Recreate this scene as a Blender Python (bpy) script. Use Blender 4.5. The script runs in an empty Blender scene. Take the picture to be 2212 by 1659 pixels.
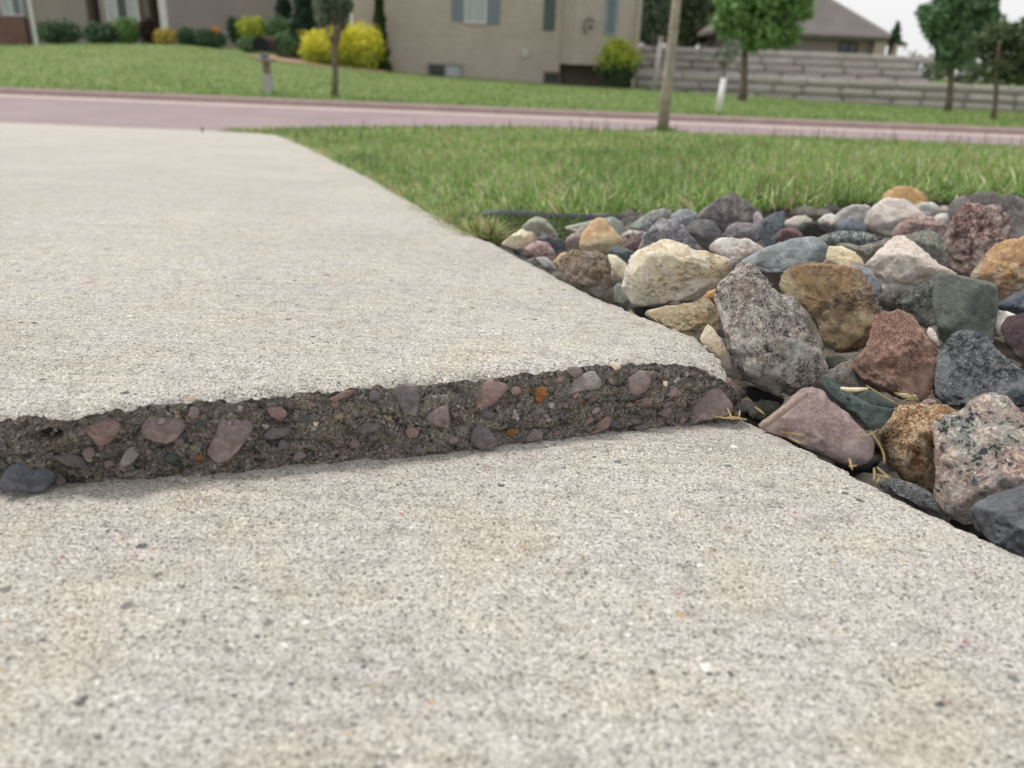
import bpy, math, random
import numpy as np
from mathutils import Vector, Matrix
R = math.radians
rng = np.random.default_rng(7)
random.seed(7)

# ------------------------------------------------------------------ camera
PIT, ROL, F, CX, CY, HC = R(22.14), R(2.3), 1720.0, 1106.0, 829.5, 0.2
fwd = np.array([0, math.cos(PIT), -math.sin(PIT)])
R0 = np.array([1.0, 0, 0]); U0 = np.array([0, math.sin(PIT), math.cos(PIT)])
rgt = math.cos(ROL)*R0 + math.sin(ROL)*U0
upv = -math.sin(ROL)*R0 + math.cos(ROL)*U0
CAM = np.array([0, 0, HC])
sc = bpy.context.scene
cd = bpy.data.cameras.new('camera'); cam = bpy.data.objects.new('camera', cd)
sc.collection.objects.link(cam); sc.camera = cam
m = Matrix.Identity(4)
for i in range(3):
    m[i][0] = rgt[i]; m[i][1] = upv[i]; m[i][2] = -fwd[i]; m[i][3] = CAM[i]
cam.matrix_world = m
cd.sensor_width = 36; cd.lens = 36*F/2212
cd.clip_start = 0.01; cd.clip_end = 1500
cd.dof.use_dof = True; cd.dof.focus_distance = 0.56; cd.dof.aperture_fstop = 7.7

# ------------------------------------------------------------------ light
w = bpy.data.worlds.new("World"); sc.world = w; w.use_nodes = True
nt = w.node_tree; nt.nodes.clear()
out = nt.nodes.new('ShaderNodeOutputWorld'); bg = nt.nodes.new('ShaderNodeBackground')
sky = nt.nodes.new('ShaderNodeTexSky'); sky.sky_type = 'NISHITA'; sky.sun_disc = False
SUN_EL, SUN_AZ = R(60), R(-66)     # azimuth clockwise from +Y: behind the street, to the left
sky.sun_elevation = SUN_EL; sky.sun_rotation = SUN_AZ
sky.dust_density = 4.0; sky.air_density = 1.2
hs = nt.nodes.new('ShaderNodeHueSaturation'); hs.inputs['Saturation'].default_value = 0.22
mx = nt.nodes.new('ShaderNodeMix'); mx.data_type = 'RGBA'; mx.inputs[0].default_value = 0.74
mx.inputs[7].default_value = (9.9, 9.9, 9.95, 1)          # thin even cloud over the whole sky
nt.links.new(sky.outputs[0], hs.inputs['Color']); nt.links.new(hs.outputs[0], mx.inputs[6])
nt.links.new(mx.outputs[2], bg.inputs[0]); nt.links.new(bg.outputs[0], out.inputs[0])
bg.inputs[1].default_value = 0.1
sd = bpy.data.lights.new('sun', 'SUN'); so = bpy.data.objects.new('sun', sd); sc.collection.objects.link(so)
sd.energy = 2.3; sd.angle = R(10); sd.color = (1.0, 0.955, 0.89)
dirv = Vector((math.sin(SUN_AZ)*math.cos(SUN_EL), math.cos(SUN_AZ)*math.cos(SUN_EL), math.sin(SUN_EL)))
so.rotation_euler = dirv.to_track_quat('Z', 'Y').to_euler(); so.location = (0, 0, 30)
sc.view_settings.view_transform = 'Standard'; sc.view_settings.look = 'None'
sc.view_settings.exposure = 0.21; sc.view_settings.gamma = 1.0
sc.view_settings.use_curve_mapping = False
sc.cycles.use_denoising = True
sc.cycles.max_bounces = 6; sc.cycles.diffuse_bounces = 3; sc.cycles.transparent_max_bounces = 4

# ------------------------------------------------------------------ projection helpers
def ray(u, v):
    d = fwd + (u-CX)/F*rgt - (v-CY)/F*upv
    return d/np.linalg.norm(d)
def at(u, v, Y):
    d = ray(u, v); return CAM + d*(Y/d[1])
def on_plane(u, v, a, b):          # plane z = a + b*y
    d = ray(u, v); t = (a - HC)/(d[2]-b*d[1]); return CAM + d*t
S = -0.074; T = 0.05               # fall of the drive, lift of the heaved slab
Z4 = lambda *p: [(1002.3+p[i]/3.429, 380.2+p[i+1]/3.429) for i in range(0, len(p), 2)]
Z5 = lambda *p: [(1607.2+p[i]/3.429, 380.2+p[i+1]/3.429) for i in range(0, len(p), 2)]
Z6 = lambda *p: [(1468.9+p[i]/2.977, 743.1+p[i+1]/2.977) for i in range(0, len(p), 2)]
Z7 = lambda *p: [(p[i]/2.56, 743.1+p[i+1]/2.56) for i in range(0, len(p), 2)]
Z8 = lambda *p: [(777.7+p[i]/2.56, 725.8+p[i+1]/2.56) for i in range(0, len(p), 2)]

# ------------------------------------------------------------------ object helpers
COL = sc.collection
def link(name, me, mat=None, parent=None):
    o = bpy.data.objects.new(name, me); COL.objects.link(o)
    if mat is not None:
        me.materials.clear(); me.materials.append(mat)
    if parent is not None: o.parent = parent
    return o
def tag(o, label=None, cat=None, group=None, kind=None):
    if label: o['label'] = label
    if cat: o['category'] = cat
    if group: o['group'] = group
    if kind: o['kind'] = kind
    return o
def empty(name, loc, label=None, cat=None, group=None):
    o = bpy.data.objects.new(name, None); COL.objects.link(o); o.location = loc
    o.empty_display_size = 0.1
    return tag(o, label, cat, group)
def npmesh(name, V, Fc, smooth=True):
    V = np.asarray(V, dtype=np.float32).reshape(-1, 3); Fc = np.asarray(Fc, dtype=np.int32)
    me = bpy.data.meshes.new(name)
    k = Fc.shape[1]
    me.vertices.add(len(V)); me.vertices.foreach_set('co', V.ravel())
    me.loops.add(Fc.size); me.loops.foreach_set('vertex_index', Fc.ravel())
    me.polygons.add(len(Fc)); me.polygons.foreach_set('loop_start', np.arange(0, Fc.size, k, dtype=np.int32))
    me.polygons.foreach_set('use_smooth', np.full(len(Fc), smooth))
    me.update(calc_edges=True); me.validate()
    return me
def gridfaces(ni, nj, off=0):
    i, j = np.meshgrid(np.arange(ni-1), np.arange(nj-1), indexing='ij')
    a = (i*nj+j).ravel()+off
    return np.stack([a, a+nj, a+nj+1, a+1], 1)
class MB:                          # collects simple solids into one mesh
    def __init__(s): s.V = []; s.F = []; s.n = 0
    def add(s, V, Fc):
        V = [tuple(map(float, v)) for v in V]; s.V += V; s.F += [tuple(i+s.n for i in f) for f in Fc]; s.n += len(V); return s
    def box(s, x0, x1, y0, y1, z0, z1):
        x0, x1 = min(x0, x1), max(x0, x1); y0, y1 = min(y0, y1), max(y0, y1); z0, z1 = min(z0, z1), max(z0, z1)
        return s.add([(x0,y0,z0),(x1,y0,z0),(x1,y1,z0),(x0,y1,z0),(x0,y0,z1),(x1,y0,z1),(x1,y1,z1),(x0,y1,z1)],
              [(0,3,2,1),(4,5,6,7),(0,1,5,4),(1,2,6,5),(2,3,7,6),(3,0,4,7)])
    def prism(s, pts, z0, z1):     # footprint counter-clockwise
        n = len(pts)
        return s.add([(x,y,z0) for x,y in pts]+[(x,y,z1) for x,y in pts],
              [tuple(range(n))[::-1], tuple(range(n, 2*n))]+[(i,(i+1)%n,n+(i+1)%n,n+i) for i in range(n)])
    def tube(s, pts, rad, n=8):
        pts = [Vector(p) for p in pts]; V = []; Fc = []
        if not hasattr(rad, '__len__'): rad = [rad]*len(pts)
        for i, p in enumerate(pts):
            d = (pts[min(i+1, len(pts)-1)]-pts[max(i-1, 0)]).normalized()
            a = d.cross(Vector((0.31, 0.95, 0.05))).normalized(); b = d.cross(a)
            for k in range(n):
                t = 2*math.pi*k/n; V.append(p+(a*math.cos(t)+b*math.sin(t))*rad[i])
        for i in range(len(pts)-1):
            for k in range(n):
                Fc.append((i*n+k, i*n+(k+1)%n, (i+1)*n+(k+1)%n, (i+1)*n+k))
        Fc.append(tuple(range(n))[::-1]); Fc.append(tuple((len(pts)-1)*n+k for k in range(n)))
        return s.add(V, Fc)
    def build(s, name, mat, parent=None, smooth=False, bevel=0):
        me = bpy.data.meshes.new(name); me.from_pydata(s.V, [], s.F); me.update()
        if smooth: me.polygons.foreach_set('use_smooth', [True]*len(me.polygons))
        o = link(name, me, mat, parent)
        if parent is not None and parent.type == 'EMPTY' or parent is not None:
            p = parent; off = Vector((0, 0, 0))
            while p is not None: off += p.location; p = p.parent
            me.transform(Matrix.Translation(-off))
        if bevel:
            md = o.modifiers.new('bevel', 'BEVEL'); md.width = bevel; md.segments = 2
        return o

# ------------------------------------------------------------------ numpy noise
def _h(ix, iy, iz, seed):
    n = (ix.astype(np.uint32)*np.uint32(374761393) + iy.astype(np.uint32)*np.uint32(668265263)
         + iz.astype(np.uint32)*np.uint32(2147483647) + np.uint32((seed*1274126177) & 0xffffffff))
    n = (n ^ (n >> np.uint32(13)))*np.uint32(1274126177); n = n ^ (n >> np.uint32(16))
    n = (n*np.uint32(2246822519)) ^ (n >> np.uint32(15))
    return (n & np.uint32(0xffffff)).astype(np.float32)/np.float32(0xffffff)
def vnoise(P, seed=0):
    P = np.asarray(P, dtype=np.float64); I = np.floor(P); f = (P-I).astype(np.float32); I = I.astype(np.int64)
    f = f*f*(3-2*f); x, y, z = I[..., 0], I[..., 1], I[..., 2]; o = 0
    for dx in (0, 1):
        wx = f[..., 0] if dx else 1-f[..., 0]
        for dy in (0, 1):
            wy = f[..., 1] if dy else 1-f[..., 1]
            for dz in (0, 1):
                wz = f[..., 2] if dz else 1-f[..., 2]
                o = o + wx*wy*wz*_h(x+dx, y+dy, z+dz, seed)
    return o*2-1
def fbm(P, seed=0, octv=4, gain=.5):
    a, s, o = 1.0, 1.0, 0
    for k in range(octv):
        o = o + a*vnoise(P*s+17.3*k, seed+k); a *= gain; s *= 2.03
    return o

# ------------------------------------------------------------------ materials
def lin(c):
    if isinstance(c, str):
        c = [int(c[i:i+2], 16)/255 for i in (0, 2, 4)]
        c = [x/12.92 if x <= .04045 else ((x+.055)/1.055)**2.4 for x in c]
    return (*c[:3], 1)
class NM:
    def __init__(s, name):
        s.m = bpy.data.materials.new(name); s.m.use_nodes = True; s.t = s.m.node_tree
        s.b = s.t.nodes['Principled BSDF']; s.tc = s.t.nodes.new('ShaderNodeTexCoord').outputs['Object']
    def n(s, ty, **k):
        x = s.t.nodes.new('ShaderNode'+ty)
        for a, b in k.items(): setattr(x, a, b)
        return x
    def l(s, a, b): s.t.links.new(a, b)
    def noise(s, scale, detail=4, rough=.6, vec=None, dist=0):
        x = s.n('TexNoise'); x.inputs['Scale'].default_value = scale; x.inputs['Detail'].default_value = detail
        x.inputs['Roughness'].default_value = rough; x.inputs['Distortion'].default_value = dist
        s.l(vec or s.tc, x.inputs['Vector']); return x
    def vor(s, scale, feature='F1', vec=None, rnd=1.0):
        x = s.n('TexVoronoi', feature=feature); x.inputs['Scale'].default_value = scale
        x.inputs['Randomness'].default_value = rnd
        s.l(vec or s.tc, x.inputs['Vector']); return x
    def ramp(s, fac, stops, interp='LINEAR'):
        x = s.n('ValToRGB'); x.color_ramp.interpolation = interp; e = x.color_ramp.elements
        while len(e) > 1: e.remove(e[-1])
        e[0].position = stops[0][0]; e[0].color = lin(stops[0][1])
        for p, c in stops[1:]:
            q = e.new(p); q.color = lin(c)
        s.l(fac, x.inputs[0]); return x.outputs[0]
    def mix(s, fac, a, b, mode='MIX'):
        x = s.n('Mix', data_type='RGBA', blend_type=mode)
        for v, i in ((fac, 0), (a, 6), (b, 7)):
            if isinstance(v, (int, float)): x.inputs[i].default_value = v
            elif isinstance(v, (tuple, str, list)): x.inputs[i].default_value = lin(v)
            else: s.l(v, x.inputs[i])
        return x.outputs[2]
    def math(s, op, a, b=0.0, c=None):
        x = s.n('Math', operation=op)
        for i, v in enumerate((a, b) if c is None else (a, b, c)):
            if isinstance(v, (int, float)): x.inputs[i].default_value = v
            else: s.l(v, x.inputs[i])
        return x.outputs[0]
    def sep(s, col, ch):
        x = s.n('SeparateColor'); s.l(col, x.inputs[0]); return x.outputs[ch]
    def scalevec(s, v):
        x = s.n('Mapping'); x.inputs['Scale'].default_value = v; s.l(s.tc, x.inputs[0]); return x.outputs[0]
    def bump(s, h, dist, strength=1.0, nrm=None):
        x = s.n('Bump'); x.inputs['Distance'].default_value = dist; x.inputs['Strength'].default_value = strength
        s.l(h, x.inputs['Height'])
        if nrm is not None: s.l(nrm, x.inputs['Normal'])
        return x.outputs[0]
    def done(s, col=None, nrm=None, rough=.85, spec=.3):
        if col is not None:
            if isinstance(col, (str, tuple)): s.b.inputs['Base Color'].default_value = lin(col)
            else: s.l(col, s.b.inputs['Base Color'])
        if nrm is not None: s.l(nrm, s.b.inputs['Normal'])
        if isinstance(rough, (int, float)): s.b.inputs['Roughness'].default_value = rough
        else: s.l(rough, s.b.inputs['Roughness'])
        s.b.inputs['Specular IOR Level'].default_value = spec
        return s.m
def plain(name, col, rough=.7, var=.25, scale=3.0, spec=.3, bump=0):
    a = NM(name); n = a.noise(scale, 5)
    c = lin(col); k = [tuple(x*(1-var) for x in c[:3]), tuple(min(1, x*(1+var)) for x in c[:3])]
    f = a.ramp(n.outputs[0], [(.3, k[0]), (.7, k[1])])
    return a.done(f, a.bump(n.outputs[0], bump) if bump else None, rough, spec)

def concrete_mat():
    a = NM('concrete_top')
    # grains of sand in paler paste
    wob = a.noise(400, 2); vec = a.mix(.0016, a.tc, wob.outputs[1], 'LINEAR_LIGHT')
    g = a.vor(1050, vec=vec); r = a.sep(g.outputs['Color'], 0)
    grain = a.ramp(r, [(0, (.12,.112,.105)), (.06, (.24,.226,.21)), (.15, (.39,.37,.34)), (.36, (.485,.46,.425)),
                       (.70, (.56,.535,.50)), (.91, (.72,.70,.67))])
    fine = a.noise(1500, 3, .7)
    col = a.mix(.55, grain, a.ramp(fine.outputs[0], [(.33, (.68,.68,.68)), (.5, (.97,.97,.97)), (.66, (1.2,1.2,1.2))]), 'MULTIPLY')
    # dark pits
    p = a.noise(560, 4, .62); pit = a.ramp(p.outputs[0], [(.33, (0,0,0)), (.41, (1,1,1))])
    col = a.mix(a.sep(pit, 0), (.13,.12,.11), col)
    # warm / mauve blotches
    b = a.noise(16, 5, .6); col = a.mix(.8, col, a.ramp(b.outputs[0], [(.35, (1.01,.975,.88)), (.5, (1,.985,.95)), (.65, (.99,.965,.98))]), 'MULTIPLY')
    b2 = a.noise(3.1, 5, .6); col = a.mix(1, col, a.ramp(b2.outputs[0], [(.3, (.85,.845,.84)), (.7, (1.02,1.02,1.02))]), 'MULTIPLY')
    mp = a.n('Mapping'); mp.inputs['Rotation'].default_value = (0, 0, R(-13)); mp.inputs['Scale'].default_value = (1.1, 15, 1); a.l(a.tc, mp.inputs[0])
    st = a.noise(14, 6, .68, mp.outputs[0], .4); col = a.mix(.85, col, a.ramp(st.outputs[0], [(.34, (.80,.79,.77)), (.48, (.98,.98,.98)), (.64, (1.07,1.07,1.07))]), 'MULTIPLY')
    md_ = a.noise(75, 4, .6); col = a.mix(.8, col, a.ramp(md_.outputs[0], [(.33, (.80,.79,.78)), (.52, (1.02,1.02,1.02))]), 'MULTIPLY')
    # scattered bigger sand grains and stains: dark, tan, red, white
    for sc_, thr, seedoff in ((260, .90, 0.0), (120, .975, 3.1)):
        v = a.n('Mapping'); v.inputs['Location'].default_value = (seedoff,)*3; a.l(vec, v.inputs[0])
        s2 = a.vor(sc_, vec=v.outputs[0]); gg = a.sep(s2.outputs['Color'], 1); bb = a.sep(s2.outputs['Color'], 2)
        on = a.math('MULTIPLY', a.math('GREATER_THAN', gg, thr), a.math('LESS_THAN', s2.outputs['Distance'], .30))
        sp = a.ramp(bb, [(0, (.07,.066,.064)), (.42, (.17,.155,.145)), (.62, (.42,.30,.16)), (.70, (.30,.09,.07)), (.75, (.80,.78,.74)), (.93, (.13,.15,.15))], 'CONSTANT')
        col = a.mix(a.math('MULTIPLY', on, .85), col, sp)
    h = a.math('ADD', a.math('MULTIPLY', g.outputs['Distance'], -.9), a.math('MULTIPLY', a.sep(pit, 0), .55))
    h = a.math('ADD', h, a.math('MULTIPLY', fine.outputs[0], .7))
    nr = a.bump(h, .0008, .8)
    return a.done(col, nr, .9, .25)
def face_mat():
    a = NM('broken_concrete')
    wob = a.noise(260, 3); vec = a.mix(.003, a.tc, wob.outputs[1], 'LINEAR_LIGHT')
    g = a.vor(900, vec=vec); r = a.sep(g.outputs['Color'], 0)
    col = a.ramp(r, [(0, (.05,.045,.04)), (.16, (.13,.118,.103)), (.38, (.21,.192,.167)), (.78, (.285,.262,.228)), (.95, (.46,.43,.38))])
    b = a.noise(34, 6, .65); col = a.mix(.9, col, a.ramp(b.outputs[0], [(.32, (.55,.54,.58)), (.5, (.95,.92,.92)), (.66, (1.3,1.2,1.14))]), 'MULTIPLY')
    pz = a.noise(150, 4, .6); pit = a.ramp(pz.outputs[0], [(.33, (.35,.33,.31)), (.45, (1,1,1))]); col = a.mix(1, col, pit, 'MULTIPLY')
    # scattered coarser grains: dark, brown, tan, rust, pale
    s2 = a.vor(240, vec=vec); gg = a.sep(s2.outputs['Color'], 1); bb = a.sep(s2.outputs['Color'], 2)
    on = a.math('MULTIPLY', a.math('GREATER_THAN', gg, .80), a.math('LESS_THAN', s2.outputs['Distance'], .38))
    sp = a.ramp(bb, [(0, (.06,.07,.07)), (.35, (.20,.15,.15)), (.6, (.30,.27,.2)), (.8, (.34,.2,.08)), (.85, (.55,.52,.47))], 'CONSTANT')
    col = a.mix(on, col, sp)
    h = a.math('ADD', a.math('MULTIPLY', g.outputs['Distance'], -.9), a.math('MULTIPLY', a.noise(380, 5, .7).outputs[0], 1.6))
    return a.done(col, a.bump(h, .0016, 1.0), .92, .2)

_rm = {}
def rock_mat(kind, cols, scale=1.0, bump=1.0):
    """cols: main, second (patches), dark fleck, light fleck (photo colours)"""
    key = (kind, tuple(cols), scale, bump)
    if key in _rm: return _rm[key]
    cl = []
    for c in cols:
        c = lin(c)[:3]; g_ = .3*c[0]+.55*c[1]+.15*c[2]; cl.append(tuple(min(.85, (x*.84+g_*.16)*1.22) for x in c))
    a = NM('rock_'+kind)
    wob = a.noise(240/scale, 3); vec = a.mix(.0022*scale, a.tc, wob.outputs[1], 'LINEAR_LIGHT')
    patch = a.noise({'granite': 60, 'coarse': 42, 'porous': 45, 'smooth': 26, 'banded': 20}[kind]/scale, 5, .62)
    if kind == 'banded':
        patch = a.noise(16/scale, 5, .6, a.scalevec((1, 1, 7)), 1.2)
    base = a.ramp(patch.outputs[0], [(.38, cl[0]), (.60, cl[1])])
    if kind in ('granite', 'coarse'):
        s_ = (1250 if kind == 'granite' else 760)/scale
        g = a.vor(s_, vec=vec); r = a.sep(g.outputs['Color'], 0)
        nb = a.noise(s_*.20, 3, .6, vec, .6)
        k = a.math('ADD', a.math('MULTIPLY', r, .36), a.math('MULTIPLY', nb.outputs[0], 1.0 if kind == 'coarse' else .75))
        if kind == 'granite': k = a.math('ADD', k, .125)
        dk = a.sep(a.ramp(k, [(.50, (1,1,1)), (.60, (0,0,0))]), 0); lt = a.sep(a.ramp(k, [(.74, (0,0,0)), (.84, (1,1,1))]), 0)
        col = a.mix(a.math('MULTIPLY', lt, .9), a.mix(a.math('MULTIPLY', dk, .92), base, cl[2]), cl[3])
        r2 = a.sep(a.vor(s_*1.9, vec=vec).outputs['Color'], 1)
        col = a.mix(.5, col, a.ramp(r2, [(0, (.5,.5,.5)), (.5, (1,1,1)), (1, (1.35,1.35,1.35))]), 'MULTIPLY')
        h = a.math('ADD', a.math('MULTIPLY', r, .45), a.math('MULTIPLY', a.noise(420, 6, .75).outputs[0], 1.7))
        nr = a.bump(h, .0024*bump, 1.0)
    elif kind == 'porous':
        g = a.noise(420/scale, 5, .78, vec); col = a.mix(a.ramp(g.outputs[0], [(.34, (.85*bump,)*3), (.46, (0,0,0))]), base, cl[2])
        col = a.mix(a.ramp(g.outputs[0], [(.54, (0,0,0)), (.66, (1,1,1))]), col, cl[3])
        pv = a.noise(170/scale, 5, .65, a.scalevec((1, 1, 2.4)), .8); big = a.noise(30, 3)
        pk = a.math('ADD', pv.outputs[0], a.math('MULTIPLY', a.math('SUBTRACT', .5, big.outputs[0]), .5))
        pit = a.ramp(pk, [(.33, (0,0,0)), (.43, (1,1,1))])
        col = a.mix(min(.85, .8*bump), col, a.ramp(a.sep(pit, 0), [(0, (.42,.36,.30)), (1, (1,1,1))]), 'MULTIPLY')
        h = a.math('ADD', a.math('MULTIPLY', g.outputs[0], 1.4), a.math('MULTIPLY', a.sep(pit, 0), 1.0))
        nr = a.bump(h, .0030*bump, 1.0)
    else:
        g = a.noise(360/scale, 6, .75); col = a.mix(a.ramp(g.outputs[0], [(.33, (.7,.7,.7)), (.46, (0,0,0))]), base, cl[2])
        col = a.mix(a.ramp(g.outputs[0], [(.56, (0,0,0)), (.70, (.8,.8,.8))]), col, cl[3])
        sp = a.noise(700/scale, 2, .5); col = a.mix(a.ramp(sp.outputs[0], [(.30, (.8,.8,.8)), (.37, (0,0,0))]), col, cl[2])
        vein = a.noise(38/scale, 4, .55, None, 1.5); vv = a.math('ABSOLUTE', a.math('SUBTRACT', vein.outputs[0], .5))
        col = a.mix(a.ramp(vv, [(0, (.45,.45,.45)), (.012, (0,0,0))]), col, cl[3])
        h = a.math('ADD', a.math('MULTIPLY', g.outputs[0], .9), patch.outputs[0])
        nr = a.bump(h, .0024*bump, 1.0)
    # pale and stained zones, unlike from stone to stone
    z = a.noise(17/scale, 4, .55, None, .8); col = a.mix(a.ramp(z.outputs[0], [(.50, (0,0,0)), (.60, (.5,.5,.5))]), col, tuple(min(.8, x*1.25+.04) for x in cl[3]))
    z2 = a.noise(23/scale, 4, .6, a.scalevec((1.3, 1, 1.7)), .6); col = a.mix(a.ramp(z2.outputs[0], [(.54, (0,0,0)), (.64, (.42,.42,.42))]), col, tuple(x*t for x, t in zip(cl[1], (.72, .58, .42))))
    # dust and weathering blotches
    d = a.noise(75/scale, 6, .68); col = a.mix(.75, col, a.ramp(d.outputs[0], [(.3, (.68,.67,.66)), (.5, (1,1,1)), (.7, (1.16,1.14,1.1))]), 'MULTIPLY')
    _rm[key] = a.done(col, nr, .8, .3)
    return _rm[key]
# ------------------------------------------------------------------ the drive: lower slab, heaved slab, broken edge
def cum(pts):
    P = np.array(pts, float); d = np.r_[0, np.cumsum(np.linalg.norm(np.diff(P, axis=0), axis=1))]; return P, d
def along(P, d, s): return np.stack([np.interp(s, d, P[:, k]) for k in range(P.shape[1])], -1)
M_CON = concrete_mat(); M_FACE = face_mat()
# break line, bottom (on the lower slab) and top (on the heaved slab); third value lowers the rim where it is worn down
bot_px = [(0,1067),(78,1067),(129,1050),(273,1034),(422,1026),(586,1015),(742,998),(864,989),(1012,972),(1129,958),(1246,946),(1363,935),(1481,923),(1598,907),(1612,903)]
top_px = [(0,893,.004),(23,888,.003),(80,884,.002),(133,897,.004),(164,891,.003),(234,872,.001),(352,856,0),(508,845,0),(664,836,0),(781,825,0),(907,814,0),(1012,806,0),(1129,796,0),(1286,781,0),(1403,775,.001),(1461,777,.002),(1520,791,.006),(1576,806,.011),(1604,824,.017),(1618,848,.025)]
PB = np.array([on_plane(u, v, 0, S) for u, v in bot_px]); PT = np.array([on_plane(u, v, T-dz, S) for u, v, dz in top_px])
# extend beyond the frame on the left
PB = np.vstack([PB[0]+np.array([-.9, -.02, .0015]), PB]); PT = np.vstack([PT[0]+np.array([-.9, -.02, .0015]), PT])
def by_x(P, x): return np.stack([x, np.interp(x, P[:, 0], P[:, 1]), np.interp(x, P[:, 0], P[:, 2])], -1)
XL, XR = PB[0, 0], PT[-1, 0]
edge_px = [(1618,848,.025),(1609,824,.016),(1590,796,.008),(1556,771,.004),(1510,727,.001),(1469,710,0),(1393,678,0),(1300,642,0),(1200,590,0),(1110,545,0),(1050,515,0),(990,487,0),(900,440,0),(800,384,0),(730,348,0),(660,316,0),(625,301,0),(598,293,0)]
EU = np.array([on_plane(u, v, T-dz, S) for u, v, dz in edge_px])
YE = 7.9
EU = EU[EU[:, 1] < YE-.15]
EU[:, 1] = np.maximum.accumulate(EU[:, 1]) + np.arange(len(EU))*1e-5
EU = EU[EU[:, 1] < 6.2]
for _x, _y in ((-1.93, 6.65), (-2.07, 7.05), (-2.2, 7.35), (-2.4, 7.6), (-2.68, 7.78), (-3.0, YE)): EU = np.vstack([EU, [_x, _y, T+S*_y]])
def edge_x(y): return np.interp(y, EU[:, 1], EU[:, 0])
#print('corner', PT[-1], PB[-1], 'edge', EU[0], EU[-1])

def relief(x, y, amp=1.0):
    P = np.stack([x, y, np.zeros_like(x)], -1)
    return amp*(.00028*vnoise(P*620, 3) + .00030*vnoise(P*300, 4) + .00035*vnoise(P*90, 5) + .00055*fbm(P*16, 6, 3))

# heaved slab: grid from the break back to the street, then down the right side
NI, NJ = 660, 310
s = np.linspace(0, 1, NI); xs = XL + (XR-XL)*(s*.999)
xs = np.where(xs < -.7, xs, xs)
fr = by_x(PT, xs)
g = np.linspace(0, 1, NJ)**2.6
X = np.zeros((NI, NJ)); Y = np.zeros((NI, NJ)); Z = np.zeros((NI, NJ))
LX = lambda y: -.78*np.maximum(y, .5) - .6
for j in range(NJ):
    y = fr[:, 1]*(1-g[j]) + YE*g[j]
    xr = edge_x(np.maximum(y, EU[0, 1])); xl = np.minimum(LX(y), -.9)
    ss = (fr[:, 0]-fr[0, 0])/(fr[-1, 0]-fr[0, 0])
    blend = min(1, g[j]*60)
    x = (xl + (xr-xl)*ss)*blend + (fr[:, 0] + (xr-fr[-1, 0])*ss**8)*(1-blend)
    X[:, j] = x; Y[:, j] = y
plane = T + S*Y
front_drop = (T + S*fr[:, 1] - fr[:, 2])[:, None]
dist = np.maximum(Y-fr[:, 1][:, None], 0)
drop = front_drop*np.exp(-(dist/.016)**1.3)
ed = np.array([T + S*e[1] - e[2] for e in EU]); de = np.maximum(edge_x(np.maximum(Y, EU[0, 1])) - X, 0)
drop = np.maximum(drop, np.interp(Y, EU[:, 1], ed)*np.exp(-(de/.012)**1.2))
lip = np.minimum(dist, de)
round_ = .0036*np.exp(-(lip/.0048)**1.1)*(1+.4*vnoise(np.stack([X*120, Y*120, 0*X], -1), 9)+.3*vnoise(np.stack([X*420, Y*420, 0*X], -1), 10)) + .0012*np.exp(-(lip/.012))
Z = plane - drop - round_ + relief(X, Y)*(1+1.2*np.exp(-lip/.006))
# ragged rims
jag = .0008*vnoise(np.stack([X*230, 0*X, 0*X], -1), 21) + .0008*vnoise(np.stack([X*60, 0*X, 0*X], -1), 22) + .0006*vnoise(np.stack([X*600, 0*X, 0*X], -1), 25)
Y = Y + jag*np.exp(-dist/.006)
jag2 = .0022*vnoise(np.stack([Y*110, 0*X, 0*X], -1), 23) + .0018*vnoise(np.stack([Y*330, 0*X, 0*X], -1), 24)
X = X + jag2*np.exp(-de/.008)
slab = link('driveway_slab', npmesh('driveway_slab', np.stack([X, Y, Z], -1), gridfaces(NI, NJ)), M_CON)
tag(slab, 'heaved pale concrete driveway slab with a broken raised edge', kind='structure')
TopRim = np.stack([X[:, 0], Y[:, 0], Z[:, 0]], -1); SideRim = np.stack([X[-1], Y[-1], Z[-1]], -1)
# broken edge
NK = 74
t = np.linspace(0, 1, NK)
bx = by_x(PB, TopRim[:, 0] + (PB[-1, 0]-XR)*s**10)
bottom = bx.copy(); bottom[:, 2] -= .006
Fv = TopRim[:, None, :]*(1-t)[None, :, None] + bottom[:, None, :]*t[None, :, None]
# bulge: the break leans out quickly under the rim then falls steeply
lean = (t**.75 - t)[None, :]
Fv[..., 1] += (bottom[:, 1]-TopRim[:, 1])[:, None]*lean
Pn = Fv.copy()
rough = .0032*fbm(Pn*42, 31, 3) + .0022*fbm(Pn*150, 32, 3, .6) + .0007*vnoise(Pn*520, 35)
ridg = -.0042*(1-np.abs(vnoise(Pn*np.array([38, 38, 95]), 33)))**6
env = np.sin(np.clip(t*1.1+.02, 0, 1)*math.pi*.5)**.6; env = np.minimum(env, 1)
endfade = np.clip((1-s)/.02, 0, 1)[:, None]
Fv[..., 1] += -(rough+ridg)*env[None, :]*(.3+.7*endfade)
Fv[..., 2] += .0012*vnoise(Pn*150, 34)*np.sin(t*math.pi)[None, :]
def face_pt(u, v):                  # a point on the break for a sight line
    d = ray(u, v); best = None
    q = Fv.reshape(-1, 3)-CAM; dd = np.linalg.norm(np.cross(q, d), axis=1); k = int(np.argmin(dd)); return q[k]+CAM
hole = face_pt(104, 941)
hd = (((Fv[..., 0]-hole[0])/.0062)**2 + ((Fv[..., 2]-hole[2])/.0027)**2)
Fv[..., 1] += .022*np.exp(-hd**2)
face = link('broken_edge', npmesh('broken_edge', Fv, gridfaces(NI, NK)[:, ::-1]), M_FACE, slab)
face['label'] = 'rough dark broken edge with stones set in it'
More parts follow.
